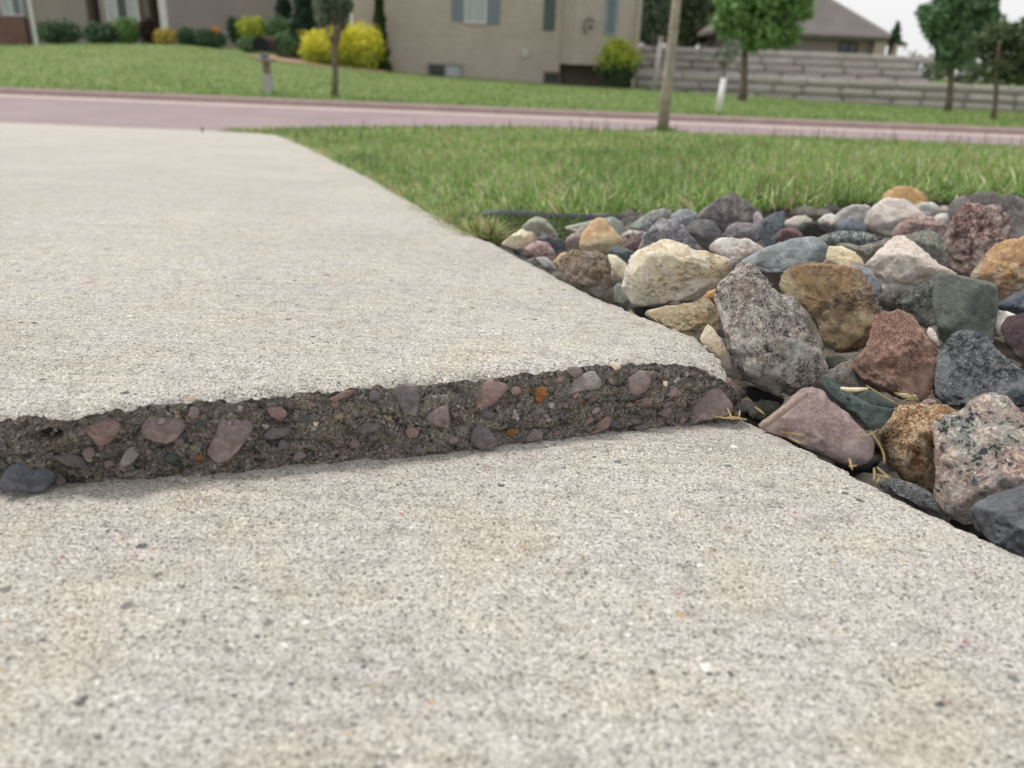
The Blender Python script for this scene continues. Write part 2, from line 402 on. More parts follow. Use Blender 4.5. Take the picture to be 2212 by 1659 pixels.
# right side of the heaved slab, going down to the stones
nk = 14; tt = np.linspace(0, 1, nk)
Sd = SideRim[:, None, :].repeat(nk, 1)
Sd[..., 2] -= (.11*tt)[None, :]
Sd[..., 0] += (.002*fbm(Sd*60, 41, 3)*np.minimum(1, tt*4)[None, :])
side = link('side_edge', npmesh('side_edge', Sd, gridfaces(NJ, nk)[:, ::-1]), M_FACE, slab)

# lower slab
low_px = [(1612,903),(1640,914),(1690,937),(1750,968),(1830,1010),(1900,1046),(2000,1097),(2100,1144),(2212,1196)]
EL = np.array([on_plane(u, v, 0, S) for u, v in low_px])
dl = (EL[-1]-EL[-3]); EL = np.vstack([EL, EL[-1]+dl*1.2, EL[-1]+dl*5])
EL = EL[np.argsort(EL[:, 1])]
MI, MJ = 620, 410
yb = np.interp(1, [0, 1], [0, 0])
a = np.linspace(0, 1, MI); b = np.linspace(0, 1, MJ)
Xl = np.zeros((MI, MJ)); Yl = np.zeros((MI, MJ))
x0 = XL + (EL[-1, 0]-.0-XL)*a
ytop = np.interp(x0, PB[:, 0], PB[:, 1]) + .035
ymin = -.25
bb_ = b**1.25
for j in range(MJ):
    y = ytop*(1-bb_[j]) + ymin*bb_[j]
    xr = np.interp(y, EL[:, 1], EL[:, 0])
    Xl[:, j] = XL + (xr-XL)*a; Yl[:, j] = y
Zl = S*Yl + relief(Xl, Yl)
de = np.maximum(np.interp(Yl, EL[:, 1], EL[:, 0]) - Xl, 0)
Zl -= .0024*np.exp(-(de/.004)**1.2) + .001*np.exp(-de/.015)
Xl += (.0019*vnoise(np.stack([Yl*120, 0*Xl, 0*Xl], -1), 51) + .0015*vnoise(np.stack([Yl*350, 0*Xl, 0*Xl], -1), 52))*np.exp(-de/.008)
lower = link('driveway_slab', npmesh('driveway_slab', np.stack([Xl, Yl, Zl], -1), gridfaces(MI, MJ)[:, ::-1]), M_CON)
tag(lower, 'lower pale concrete driveway slab in the foreground', kind='structure')
rim = np.stack([Xl[-1], Yl[-1], Zl[-1]], -1); Sd = rim[:, None, :].repeat(nk, 1); Sd[..., 2] -= (.10*tt)[None, :]
Sd[..., 0] += .002*fbm(Sd*60, 43, 3)*np.minimum(1, tt*4)[None, :]
link('side_edge', npmesh('side_edge', Sd, gridfaces(MJ, nk)), M_FACE, lower)

# ------------------------------------------------------------------ rock maker
_ico = {}
def ico(n):
    if n not in _ico:
        import bmesh
        bm = bmesh.new(); bmesh.ops.create_icosphere(bm, subdivisions=n, radius=1.0)
        V = np.array([v.co[:] for v in bm.verts]); Fc = np.array([[v.index for v in f.verts] for f in bm.faces]); bm.free()
        _ico[n] = (V, Fc)
    return _ico[n]
def rock_verts(C, poly, seed, thick, sub, cuts, rough, squash=.85, fine=1.0):
    kw = 1 if squash < .5 else 0
    C = np.asarray(C, float); wv = CAM-C; dC = np.linalg.norm(wv); wv = wv/dC
    rv = rgt - wv*np.dot(rgt, wv); rv /= np.linalg.norm(rv); uv = np.cross(wv, rv)
    pp = []
    for (u, v) in poly:
        d = ray(u, v); tt_ = np.dot(C-CAM, wv)/np.dot(d, wv); q = CAM+d*tt_-C; pp.append((np.dot(q, rv), np.dot(q, uv)))
    pp = np.array(pp)
    # area centroid
    x, y = pp[:, 0], pp[:, 1]; x1, y1 = np.roll(x, -1), np.roll(y, -1); cr = x*y1-x1*y; A = cr.sum()/2
    cx, cy = ((x+x1)*cr).sum()/(6*A), ((y+y1)*cr).sum()/(6*A)
    pp = pp-np.array([cx, cy]); C = C + rv*cx + uv*cy
    NT = 360; th = np.linspace(-math.pi, math.pi, NT, endpoint=False); rad = np.zeros(NT)
    for i in range(len(pp)):
        p, q = pp[i], pp[(i+1) % len(pp)]; e = q-p
        for k in range(NT):
            dx, dy = math.cos(th[k]), math.sin(th[k]); den = dx*e[1]-dy*e[0]
            if abs(den) < 1e-12: continue
            tt_ = (p[0]*e[1]-p[1]*e[0])/den; ss_ = (p[0]*dy-p[1]*dx)/den
            if tt_ > 0 and -1e-6 <= ss_ <= 1+1e-6: rad[k] = max(rad[k], tt_)
    ker = np.array([0, 1, 3, 1, 0.]) if kw else np.array([1, 2, 3, 2, 1.]); ker /= ker.sum()
    rp = np.r_[rad[-4:], rad, rad[:4]]; rad = np.convolve(rp, ker, 'same')[4:-4]
    rm = math.sqrt(abs(A)/math.pi); T_ = rm*thick
    V, Fc = ico(sub); r_ = np.random.default_rng(seed)
    rot = r_.normal(size=(3, 3)); rot, _ = np.linalg.qr(rot); V = V@rot.T
    if np.linalg.det(rot) < 0: Fc = Fc[:, ::-1]
    a, b, c = V[:, 0], V[:, 1], V[:, 2]; rho = np.sqrt(np.maximum(1-c*c, 0)); ang = np.arctan2(b, a)
    Rt = np.interp(ang, np.r_[th, math.pi], np.r_[rad, rad[0]])
    rr = rho**squash; ctmp = np.sign(c)*np.abs(c)**squash
    Q = np.stack([np.cos(ang)*Rt*rr, np.sin(ang)*Rt*rr, ctmp*T_], 1)
    for k in range(cuts):
        n = r_.normal(size=3); n[2] = abs(n[2])+.7
        if k % 3 == 2: n[2] = -n[2]
        n /= np.linalg.norm(n); dots = Q@n; h = max(dots.max()*r_.uniform(.42, .74), .945*dots[np.abs(c) < .22].max()); ov = dots-h
        msk = ov > 0; Q[msk] -= n*(ov[msk]*.97)[:, None]
    # bring the outline back to its measured width after the facets were cut
    for _pass in range(1):
        qa = np.arctan2(Q[:, 1], Q[:, 0]); ql = np.hypot(Q[:, 0], Q[:, 1]); NBn = 72 if sub >= 4 else 40
        bi = ((qa+math.pi)/(2*math.pi)*NBn).astype(int) % NBn; mxr = np.full(NBn, 1e-9); np.maximum.at(mxr, bi, ql)
        cen = (np.arange(NBn)+.5)/NBn*2*math.pi-math.pi; want = np.interp(cen, np.r_[th, math.pi], np.r_[rad, rad[0]])
        ra = np.clip(want/mxr, .9, 1.3); ra = np.convolve(np.r_[ra[-2:], ra, ra[:2]], [.1, .2, .4, .2, .1], 'same')[2:-2]
        fr_ = np.interp(qa, np.r_[cen-2*math.pi, cen, cen+2*math.pi], np.tile(ra, 3)); Q[:, :2] *= fr_[:, None]
    nr = Q/np.linalg.norm(Q, axis=1)[:, None]
    k = 1.0/rm
    dsp = rough*(.04*fbm(Q*k*1.5+seed, seed, 3) - .055*(1-np.abs(vnoise(Q*k*2.4+seed*.7, seed+5)))**6 + .040*fbm(Q*k*6.5, seed+9, 4, .62)) + fine*.014*rough*fbm(Q*k*24, seed+13, 2)
    inplane = np.clip(rho, 0, 1)
    Q = Q + nr*(dsp*rm)[:, None]
    W = Q[:, 0:1]*rv + Q[:, 1:2]*uv + Q[:, 2:3]*wv
    return W, Fc, C
def rock(name, poly, Y, mat, seed=1, thick=.8, sub=4, cuts=7, rough=1.0, squash=.85, parent=None, fine=1.0, lift=None):
    P = np.array(poly); c = P.mean(0)
    if lift is None: C = at(c[0], c[1], Y)
    else: C = lift
    W, Fc, C = rock_verts(C, poly, seed, thick, sub, cuts, rough, squash, fine)
    me = npmesh(name, W, Fc); o = link(name, me, mat, parent); o.location = C
    return o

# stones set in the break
MA = [('smooth', ('7f7171','70625f','54474a','958280')), ('smooth', ('87706a','77605a','57423e','9e847c')), ('smooth', ('696163','5a5356','433d40','837b7b')),
      ('smooth', ('555860','484b52','33363c','70747c')), ('smooth', ('8e8884','7e7874','5f5955','aaa49e')), ('smooth', ('8a5c22','6d3c16','3c2010','b0803a')),
      ('smooth', ('d8c8b0','c0a890','988068','eee2d0')), ('smooth', ('4a5450','3e4a46','2c3432','66706a')), ('smooth', ('8c8660','76704e','545036','a8a27c'))]
def agg(poly, m, label=None, seed=[100]):
    seed[0] += 1
    P = np.array(poly); c = P.mean(0); C = face_pt(c[0], c[1]).copy()
    size = math.sqrt((P[:, 0].max()-P[:, 0].min())*(P[:, 1].max()-P[:, 1].min()))/F*.5
    C[1] -= .0030 - max(size-.014, 0)*.14
    k, cols = MA[m]
    o = rock('aggregate_stone', poly, 0, rock_mat(k, cols, .8, .7), seed[0], thick=.26, sub=3, cuts=3, rough=.45, squash=.45, parent=slab, lift=C)
    if label: o['label'] = label
for poly, mi in [
 (Z7(440,465,560,420,630,400,680,460,620,530,550,580,500,510),1),(Z7(765,510,800,440,850,370,930,350,1010,400,1020,450,970,530,920,555,850,540),0),
 (Z7(1140,600,1190,490,1220,400,1270,375,1400,430,1410,470,1350,550,1270,640,1200,660),0),(Z7(1460,350,1560,345,1590,385,1560,430,1500,400),1),
 (Z7(1440,510,1500,465,1600,460,1625,480,1580,510,1490,530),2),(Z7(640,690,700,580,770,535,780,600,740,650,680,690),4),
 (Z7(200,560,300,590,420,610,540,660,520,685,380,675,280,630),2),(Z7(0,750,40,680,150,635,280,690,320,740,230,820,0,820),3),
 (Z7(1800,310,1900,260,1975,250,1950,280,1850,320),1),(Z7(1700,310,1760,350,1720,345),1),(Z7(1665,400,1700,385,1720,420,1690,440),7),
 (Z7(1840,400,1900,375,1900,410,1860,420),8),(Z7(1970,470,2020,430,2090,440,2100,480,2000,500),2),(Z7(1020,290,1080,290,1070,318,1040,318),6),
 (Z7(900,620,960,600,990,640,940,660),7),(Z7(1080,620,1130,610,1125,640,1090,645),5),
 (Z8(165,295,240,265,310,285,335,350,310,430,250,430,210,370),2),(Z8(345,460,420,400,490,375,495,510,430,500),0),
 (Z8(580,385,640,310,720,230,800,260,830,280,780,340,700,395,600,415),1),(Z8(610,600,620,510,660,480,730,530,770,600,680,630),2),
 (Z8(1105,270,1180,230,1290,195,1330,250,1320,290,1200,310,1115,325),4),(Z8(1480,230,1550,190,1610,200,1610,260,1580,310,1520,335,1480,300),0),
 (Z8(1500,365,1590,335,1615,350,1610,390,1530,385),1),(Z8(1820,420,1850,340,1920,275,2000,290,2060,380,2060,430,1920,470,1850,460),0),
 (Z8(1240,545,1300,490,1360,445,1400,460,1370,510,1290,545),1),(Z8(890,590,960,510,1010,530,1010,575),0),(Z8(920,420,1000,395,1040,425,960,440),2),
 (Z8(805,540,820,515,870,510,870,540,830,555),5),(Z8(1380,150,1430,145,1445,175,1410,195),6),(Z8(1675,250,1700,250,1700,280,1680,280),6),
 (Z8(1730,250,1760,225,1775,235,1740,270),4),(Z8(960,290,1040,280,1030,340,1000,370,970,365),5),(Z8(1640,430,1690,390,1730,400,1700,450),0),
 (Z8(1450,510,1550,495,1640,500,1560,520),2),(Z8(1060,540,1080,520,1110,530,1090,555),1),(Z8(140,450,170,440,180,465,150,470),8),
 (Z8(820,450,850,445,840,465),5),(Z8(380,330,430,325,420,350),4),(Z7(1730,430,1760,430,1755,455,1735,455),6),(Z7(1130,440,1090,480,1075,460,1100,420),7)]:
    agg(poly, mi)
# many smaller stones packed between the named ones
ra_ = np.random.default_rng(5)
for k in range(85):
    s_ = ra_.uniform(.01, .985); u_ = 5 + s_*1595
    vt = np.interp(u_, [p_[0] for p_ in top_px], [p_[1] for p_ in top_px]); vb = np.interp(u_, [p_[0] for p_ in bot_px], [p_[1] for p_ in bot_px])
    v_ = vt + (vb-vt)*ra_.uniform(.10, .95); rr_ = ra_.uniform(4.5, 13)*(1.0 if k % 4 else 1.35); el = ra_.uniform(.45, .95); an = ra_.uniform(-.9, .9)
    n_ = ra_.integers(5, 8); th_ = np.sort(ra_.uniform(0, 6.283, n_)+np.arange(n_)*.01)
    th_ = (np.arange(n_)+ra_.uniform(-.3, .3, n_))/n_*6.283
    pl = [(u_+rr_*(math.cos(t_)*math.cos(an)-el*math.sin(t_)*math.sin(an)), v_+rr_*(math.cos(t_)*math.sin(an)+el*math.sin(t_)*math.cos(an))) for t_ in th_]
    agg(pl[::-1], int(ra_.choice([0, 1, 2, 4, 7, 8, 3, 5, 6], p=[.30, .19, .27, .13, .02, .02, .06, .005, .005])))
# ------------------------------------------------------------------ bed of landscaping stones
GR = 'landscaping stones in the bed beside the driveway'
ROCKS = [
# label, outline, kind, colours(main, patch, dark fleck, light fleck), subdivision, options
("large cream limestone rock with a pitted right side, balanced at the driveway edge", Z4(1170,800,1185,740,1230,600,1270,550,1400,500,1480,462,1560,465,1620,500,1700,540,1800,548,1900,580,1985,610,2000,650,1990,700,1930,780,1850,840,1700,910,1500,945,1330,975,1250,955,1200,900,1165,850), 'porous', ('decfb2','ccb994','8d7854','f2e8d2'), 5, dict(dY=-.02, thick=.75, cuts=5, rough=.8, seed=11, bump=.6, Y=.61)),
("brown and grey two-sided rock leaning on the driveway edge, left of the cream limestone", Z4(670,640,720,590,790,545,860,540,910,560,1000,555,1060,590,1090,680,1105,780,1115,900,1100,960,1000,960,900,900,780,800,690,670), 'granite', ('96857a','8c7448','4c423c','b8aaa0'), 5, dict(seed=12, rough=1.2, Y=.695)),
("small pale yellow stone tucked behind the left end of the cream limestone", Z4(1060,570,1130,590,1210,650,1240,720,1220,790,1100,800,1080,680), 'smooth', ('e6dabc','d6c8a4','a89878','f2ead2'), 4, dict(seed=13, Y=.73)),
("peaked orange sandstone standing in the rear row near the lawn edging", Z4(850,500,870,420,940,340,1000,305,1040,320,1120,400,1170,460,1185,520,1130,560,980,575,870,560), 'smooth', ('cf9c68','c2ae88','8a6440','e4c8a0'), 4, dict(seed=14, Y=.84)),
("grey-green flat stone behind the peaked orange sandstone", Z4(700,385,800,360,930,330,1100,305,1180,350,1200,420,1150,470,900,450), 'smooth', ('9b9d90','868a7e','5f6258','b8b8ac'), 4, dict(seed=15, Y=.93)),
("small pinkish white stone against the left side of the orange sandstone", Z4(745,530,760,460,800,430,860,395,900,440,870,540,780,565), 'granite', ('cbb4ac','a88f8a','6c5652','e8dcd6'), 4, dict(seed=16, Y=.86)),
("greenish grey arched stone at the far left end of the stone bed", Z4(420,390,480,325,540,298,600,315,650,370,700,430,710,490,640,490,560,450), 'smooth', ('9c9d8e','86887a','62645a','b8b8a8'), 4, dict(seed=17, Y=.90)),
("cream white slab stone touching the driveway at the far left of the bed", Z4(270,500,360,430,430,395,510,385,560,420,545,480,490,540,430,560,330,530), 'smooth', ('e6d8bc','d2bc94','a48a60','f4ecda'), 4, dict(seed=18, Y=.90)),
("dark slate stone between the greenish arched stone and the orange sandstone", Z4(530,470,600,425,660,460,740,470,755,530,710,590,680,640,640,570,600,500), 'smooth', ('5e6468','4c5256','303438','7c8286'), 4, dict(seed=19, Y=.85)),
("small pink quartz stone beside the driveway edge at the left", Z4(440,545,500,490,560,478,620,490,680,570,680,640,620,640,540,620), 'coarse', ('c49c98','b08c90','7c5c60','e8ccc6'), 4, dict(seed=20, Y=.83)),
("low white-grey stone at the driveway rim, left of the ochre chip", Z4(520,600,600,600,660,640,700,700,640,700,580,660), 'smooth', ('c4c4c0','a8aaa8','787a7a','e0e0dc'), 3, dict(seed=21, Y=.80)),
("small ochre chip at the left foot of the brown and grey rock", Z4(655,640,720,570,770,570,750,640,710,690), 'smooth', ('d0aa74','b48e5c','7c5c34','e4c89a'), 3, dict(seed=22, Y=.77)),
("dark blue-grey stone between the orange sandstone and the cream limestone", Z4(1080,545,1130,508,1200,530,1260,560,1290,620,1240,690,1190,680,1120,610), 'smooth', ('60686a','4e5658','343a3e','7e8688'), 4, dict(seed=23, Y=.76)),
("white and pink speckled stone to the right of the orange sandstone", Z4(1160,430,1230,400,1330,410,1360,440,1330,500,1240,520,1180,500), 'coarse', ('d4ccc6','c2a8a4','7c6a68','eee8e2'), 4, dict(seed=24, Y=.86)),
("small maroon stone under the white and pink speckled stone", Z4(1170,510,1280,475,1320,500,1310,570,1240,580,1180,550), 'smooth', ('6e5656','5c4848','3c2e30','94807e'), 3, dict(seed=25, Y=.81)),
("mottled grey granite stone directly behind the cream limestone", Z4(1290,530,1330,430,1400,370,1450,315,1530,310,1600,350,1680,430,1730,480,1730,540,1700,600,1500,600,1300,580), 'coarse', ('98969a','7e7c84','54545c','bcbabe'), 4, dict(seed=26, Y=.76, rough=1.2)),
("long grey stone with a dark base in the back row by the edging pipe", Z4(1210,380,1300,310,1400,255,1480,238,1540,260,1520,320,1430,370,1370,420,1250,400), 'smooth', ('a3a49c','7c8080','4c5152','c0c0b8'), 4, dict(seed=27, Y=.93)),
("pale blue-white stone left of the large dark grey rock in the back row", Z4(1520,300,1580,250,1650,245,1730,270,1710,340,1640,390,1560,360), 'granite', ('b4bcc2','9aa4ac','6c767e','dce0e2'), 4, dict(seed=28, Y=.92)),
("large dark grey hump-shaped rock in the back row against the grass", Z4(1690,320,1760,250,1860,180,1940,145,2010,140,2090,175,2150,230,2180,300,2160,370,2060,400,1960,400,1860,380), 'coarse', ('7b7676','6b6667','48464a','968e8c'), 4, dict(seed=29, Y=.98, rough=1.1)),
("smooth dark grey stone in front of the large hump-shaped rock", Z4(1640,390,1700,330,1790,318,1860,340,1910,420,1890,510,1790,560,1740,520,1700,450), 'smooth', ('6a6a6a','5c5c5e','444446','828282'), 4, dict(seed=30, Y=.84)),
("pale purple-grey stone right of the smooth dark grey stone", Z4(1900,440,1960,370,2030,345,2120,345,2200,380,2240,450,2150,500,1940,490), 'granite', ('9c949a','8c868c','66606a','b6aeb0'), 4, dict(seed=31, Y=.87)),
("white and pink pitted stone directly above the peak of the tall speckled granite", Z4(1810,545,1850,490,1900,455,2000,455,2100,470,2190,510,2240,570,2180,650,2010,680,1960,620,1880,580), 'porous', ('e2d8ce','ccb8b0','8c7a76','f4eee6'), 4, dict(seed=32, Y=.73, bump=.6)),
("ochre brown slab under the cream limestone at the driveway edge", Z4(1330,1030,1340,990,1450,965,1600,945,1700,930,1790,900,1860,950,1880,1040,1890,1130,1830,1240,1740,1230,1600,1170,1450,1110), 'porous', ('b8a684','a88e64','745c38','d4c6a6'), 5, dict(seed=33, Y=.57, bump=.6)),
("small orange stone showing between the cream limestone and the speckled granite", Z4(1740,930,1800,860,1870,830,1900,880,1870,960,1800,960), 'smooth', ('d09c5c','b88444','865828','e6bc84'), 3, dict(seed=34, Y=.635)),
("thin cream wedge of stone standing behind the broken corner of the slab", Z4(1745,1210,1780,1130,1810,1090,1850,1130,1930,1240,1980,1340,1985,1420,1940,1440,1880,1380,1800,1290), 'smooth', ('d8c8ac','c4b090','967c58','ece0c8'), 4, dict(seed=35, Y=.50, thick=.35, cuts=4)),
("dark grey-green stone wedged under the left end of the cream limestone", Z4(1100,820,1160,780,1210,890,1250,960,1200,990,1120,950), 'smooth', ('888c84','70766e','4c504c','a4a8a0'), 3, dict(seed=36, Y=.66)),
("nearly black stone in the shadow below the cream limestone", Z4(1190,950,1340,970,1560,950,1600,960,1500,1050,1400,1080,1300,1050), 'smooth', ('44484a','383c3e','222426','5c6062'), 3, dict(seed=37, Y=.62)),
("tall speckled grey granite rock with a pointed top beside the broken corner", Z5(0,640,60,628,110,680,170,770,250,870,350,910,450,1000,540,1200,610,1340,625,1400,600,1460,520,1550,440,1620,330,1640,180,1600,40,1530,-20,1500,-60,1420,-110,1300,-150,1150,-200,1000,-230,920,-220,870,-150,760,-80,680), 'coarse', ('9c938c','8a807a','3d3937','c8beb4'), 5, dict(seed=38, Y=.495, thick=.7, rough=1.1, scale=.9)),
("olive grey stone half hidden behind the right shoulder of the tall speckled granite", Z5(240,900,300,870,370,890,430,960,500,1050,560,1180,600,1290,520,1330,400,1250,300,1080), 'granite', ('8e8676','7c7466','544e44','aca494'), 4, dict(seed=39, Y=.545)),
("rusty brown porous rock with an ochre patch, right of the tall speckled granite", Z5(250,850,255,770,290,700,370,660,500,650,640,655,780,665,850,690,900,730,940,850,990,950,1005,1010,980,1080,940,1170,890,1260,830,1310,720,1315,620,1290,580,1220,540,1130,470,1010,400,950,300,890), 'porous', ('a88658','927a66','54443a','ceae86'), 5, dict(seed=40, Y=.57, rough=1.0, thick=.75)),
("whitish cone-shaped rock with fine dark spots in the middle of the bed", Z5(890,670,960,580,1060,480,1130,440,1190,440,1300,530,1450,640,1590,735,1560,800,1410,850,1330,860,1230,900,1120,900,1030,860,1000,780,940,710), 'smooth', ('cec2b6','bcaea2','8a7c70','e2d8ce'), 5, dict(seed=41, Y=.63, cuts=9, thick=.8)),
("flat blue-grey stone lying above the rusty brown porous rock", Z5(-60,640,30,600,150,530,280,480,420,450,530,455,600,490,625,520,610,610,560,670,400,700,280,730,160,730,60,690), 'banded', ('8b9394','747d83','4f575c','a8afae'), 4, dict(seed=42, Y=.69)),
("smooth pale yellow stone between the flat blue-grey stone and the white cone", Z5(570,660,620,515,720,520,810,560,870,610,900,670,850,720,650,720), 'smooth', ('dfd0a8','ccb88e','a08a60','ece2c4'), 4, dict(seed=43, Y=.71)),
("thin olive grey slab running behind the pale yellow stone", Z5(640,500,760,490,860,520,1000,480,1090,458,1060,530,960,620,900,650,820,580,720,530), 'granite', ('a09c90','8c887e','646058','bcb8ac'), 4, dict(seed=44, Y=.755)),
("flat dark teal stone with white flecks in the middle rows", Z5(540,460,600,425,720,410,860,410,950,425,1040,450,980,500,860,530,640,520,560,500), 'coarse', ('6c7878','586466','38444a','b8c0bc'), 4, dict(seed=45, Y=.80)),
("black angular slab stone in the back row", Z5(370,400,440,340,520,335,610,350,690,380,660,430,580,460,500,470,440,450,400,420), 'smooth', ('424442','383a3a','242626','5c5e5c'), 4, dict(seed=46, Y=.86)),
("small maroon stone in front of the black angular slab", Z5(225,470,260,400,330,378,390,395,450,445,400,490,270,500), 'granite', ('8a6c68','785c5a','503c3c','a88c88'), 3, dict(seed=47, Y=.80)),
("jagged blue-grey stone with a raised right tip in the back row", Z5(100,360,150,310,220,270,295,262,300,320,290,390,250,450,230,530,150,520,120,430), 'granite', ('74808c','626e7a','464e58','96a0a8'), 4, dict(seed=48, Y=.84)),
("small pale beige stone behind the black angular slab", Z5(290,340,380,295,450,290,510,330,480,380,390,400,310,380), 'smooth', ('c4bcb0','b0a69a','807870','dcd6cc'), 3, dict(seed=49, Y=.93)),
("small lilac stone right of the large hump-shaped rock", Z5(70,290,100,262,140,300,150,350,120,400,70,380), 'smooth', ('a89ca0','988c92','70666c','c0b6b8'), 3, dict(seed=50, Y=.93)),
("white egg-like stone peeping over the black angular slab", Z5(540,330,600,285,650,278,690,310,660,360,610,370,560,350), 'smooth', ('e4e0d8','d4d0c6','a4a098','f2f0ea'), 3, dict(seed=51, Y=.92)),
("round grey stone with a white top in the back row", Z5(610,380,660,300,740,230,830,210,900,210,960,240,960,330,920,400,800,420,700,430,650,420), 'banded', ('9a9894','b6b2ac','6c6a68','d6d2cc'), 4, dict(seed=52, Y=.91)),
("blue faceted stone in front of the round grey stone", Z5(700,340,790,310,860,330,910,400,880,430,800,430,710,425), 'smooth', ('747e86','646e78','474f58','92989e'), 3, dict(seed=53, Y=.83)),
("large white rounded rock with a tan underside in the back row", Z5(890,340,930,250,1000,180,1080,158,1180,170,1260,220,1360,290,1320,340,1200,380,1150,430,1090,460,960,420,900,390), 'banded', ('c6beb6','b0a296','887868','e2dcd6'), 4, dict(seed=54, Y=.87)),
("domed tan rock at the very back of the bed against the grass", Z5(1000,200,1060,110,1130,75,1230,75,1310,110,1370,180,1340,250,1150,250), 'smooth', ('bc955e','ac8450','7c5c34','d0ae7c'), 4, dict(seed=55, Y=1.04)),
("pale grey block stone right of the domed tan rock", Z5(1250,220,1330,195,1400,190,1450,230,1460,290,1380,320,1300,300), 'smooth', ('bcbab4','a8a6a2','807e7c','d6d4d0'), 3, dict(seed=56, Y=.97)),
("small white stone left of the large purple-grey boulder", Z5(1410,300,1460,275,1530,275,1550,340,1500,390,1430,370), 'smooth', ('d6d2ca','c4beb6','96908a','ecead6'), 3, dict(seed=57, Y=.93)),
("tiny beige stone far back beside the purple-grey boulder", Z5(1440,235,1480,220,1530,235,1530,280,1470,290), 'smooth', ('b4aca0','a09a90','787268','cec8be'), 3, dict(seed=58, Y=1.0)),
("pink granite stone in front of the large white rounded rock", Z5(1090,420,1150,350,1230,300,1330,290,1450,320,1520,380,1510,430,1450,490,1380,450,1250,450,1150,490), 'coarse', ('b89890','a4847c','6c5450','d8c4ba'), 4, dict(seed=59, Y=.81)),
("grey-green wedge stone to the right of the white cone", Z5(1180,450,1270,410,1370,395,1430,420,1480,500,1500,640,1480,700,1380,640,1280,540), 'granite', ('8f9086','7e8076','5a5c54','acada2'), 4, dict(seed=60, Y=.70)),
("large purple-grey boulder at the right end of the back row", Z5(1510,370,1520,220,1560,165,1680,140,1850,128,2000,140,2100,170,2250,190,2300,420,2200,500,1700,500), 'granite', ('7c7474','6c6565','4c4848','969090'), 4, dict(seed=61, Y=.90)),
("dark red granite rock with a pink crystalline top", Z5(1480,560,1470,450,1530,360,1590,240,1640,190,1720,190,1780,215,1850,200,1920,230,1950,300,1975,400,1920,500,1870,640,1760,740,1660,760,1590,740,1510,680), 'coarse', ('7c5f5a','94766e','3c3030','d0b0a8'), 5, dict(seed=62, Y=.72, rough=1.2, scale=.8)),
("orange rust-coloured rock at the right edge of the bed", Z5(1660,740,1720,670,1800,560,1870,500,1980,455,2074,440,2200,430,2300,600,2270,820,2074,880,1990,910,1890,940,1850,860,1760,800), 'porous', ('c0986a','ac7c50','6c4e34','e0cca8'), 5, dict(seed=63, Y=.63, bump=.6)),
("smooth dark green-grey slate block standing on edge", Z5(1400,740,1430,712,1560,725,1700,755,1820,785,1880,820,1885,930,1870,1050,1850,1200,1800,1290,1600,1310,1470,1240,1430,1150,1400,1000), 'smooth', ('60665f','565c56','3e443f','787e76'), 5, dict(seed=64, Y=.55, squash=.6, cuts=6, rough=.45, thick=.7)),
("dark speckled wedge stone left of the slate block", Z5(1010,980,1100,910,1230,850,1330,790,1410,750,1450,900,1450,1080,1350,1130,1250,1070,1100,1030), 'coarse', ('6a6e68','5a5e58','383c38','9ca098'), 4, dict(seed=65, Y=.595, scale=.8)),
("blue-grey stone right of the slate block near the frame edge", Z5(1870,960,1980,880,2074,840,2200,800,2280,990,2120,1060,1990,1060), 'smooth', ('59636d','4c565f','343c44','75808a'), 4, dict(seed=66, Y=.565)),
("white angular stone between the slate block and the dark maroon rock", Z5(1850,1130,1880,990,1940,1000,2020,1030,1960,1150,1880,1200), 'smooth', ('d8d0c6','c4bab0','968c84','ece6e0'), 3, dict(seed=67, Y=.535)),
("dark maroon smooth rock at the right edge of the bed", Z5(1900,1110,1950,1050,2074,1010,2200,990,2300,1200,2240,1420,2100,1420,2000,1330,1930,1240), 'smooth', ('524246','45373a','2a2225','6e5c5e'), 4, dict(seed=68, Y=.50)),
("reddish brown sandstone block in the middle of the bed", Z5(940,1150,955,1040,1020,1005,1130,995,1230,1010,1280,1060,1330,1120,1400,1230,1450,1300,1440,1420,1410,1560,1340,1660,1200,1660,1000,1560,870,1500,800,1440,800,1380,850,1330,900,1280,930,1210), 'granite', ('a07a68','8f6a5a','5c4238','c49c8a'), 5, dict(seed=69, Y=.50, cuts=9, rough=1.1, scale=.9)),
("large dark charcoal speckled rock at the right, above the green and pink granite", Z5(1400,1480,1410,1350,1460,1250,1560,1160,1660,1125,1740,1130,1800,1180,1870,1260,1970,1350,2074,1440,2180,1540,2180,1700,1900,1720,1500,1720,1410,1640), 'coarse', ('5c6166','4e5358','2c3034','8c9094'), 5, dict(seed=70, Y=.475, scale=.6, rough=.9)),
("blue-white banded stone behind the rusty brown porous rock", Z5(760,690,780,655,850,660,930,690,990,760,1010,830,990,900,920,890,860,800), 'banded', ('787c88','b0b0b6','4a4c58','cccccf'), 4, dict(seed=71, Y=.60, scale=.4)),
("small brownish granite stone at the foot of the white cone", Z5(990,910,1060,820,1110,805,1160,860,1120,930,1050,980,1000,960), 'granite', ('908884','7c7470','544e4c','aca49e'), 3, dict(seed=72, Y=.60)),
("flat olive stone in the gap below the rusty brown porous rock", Z5(600,1340,700,1310,840,1320,900,1300,880,1400,760,1450,620,1440), 'smooth', ('6c6e64','5c5e56','42443e','84867c'), 4, dict(seed=73, Y=.53)),
("pale grey stone behind the green shard, left of the reddish sandstone", Z5(580,1500,640,1430,720,1380,800,1345,830,1430,880,1500,940,1570,920,1670,720,1640,600,1580), 'granite', ('9a948c','8a847e','66605a','b4aea6'), 4, dict(seed=74, Y=.51)),
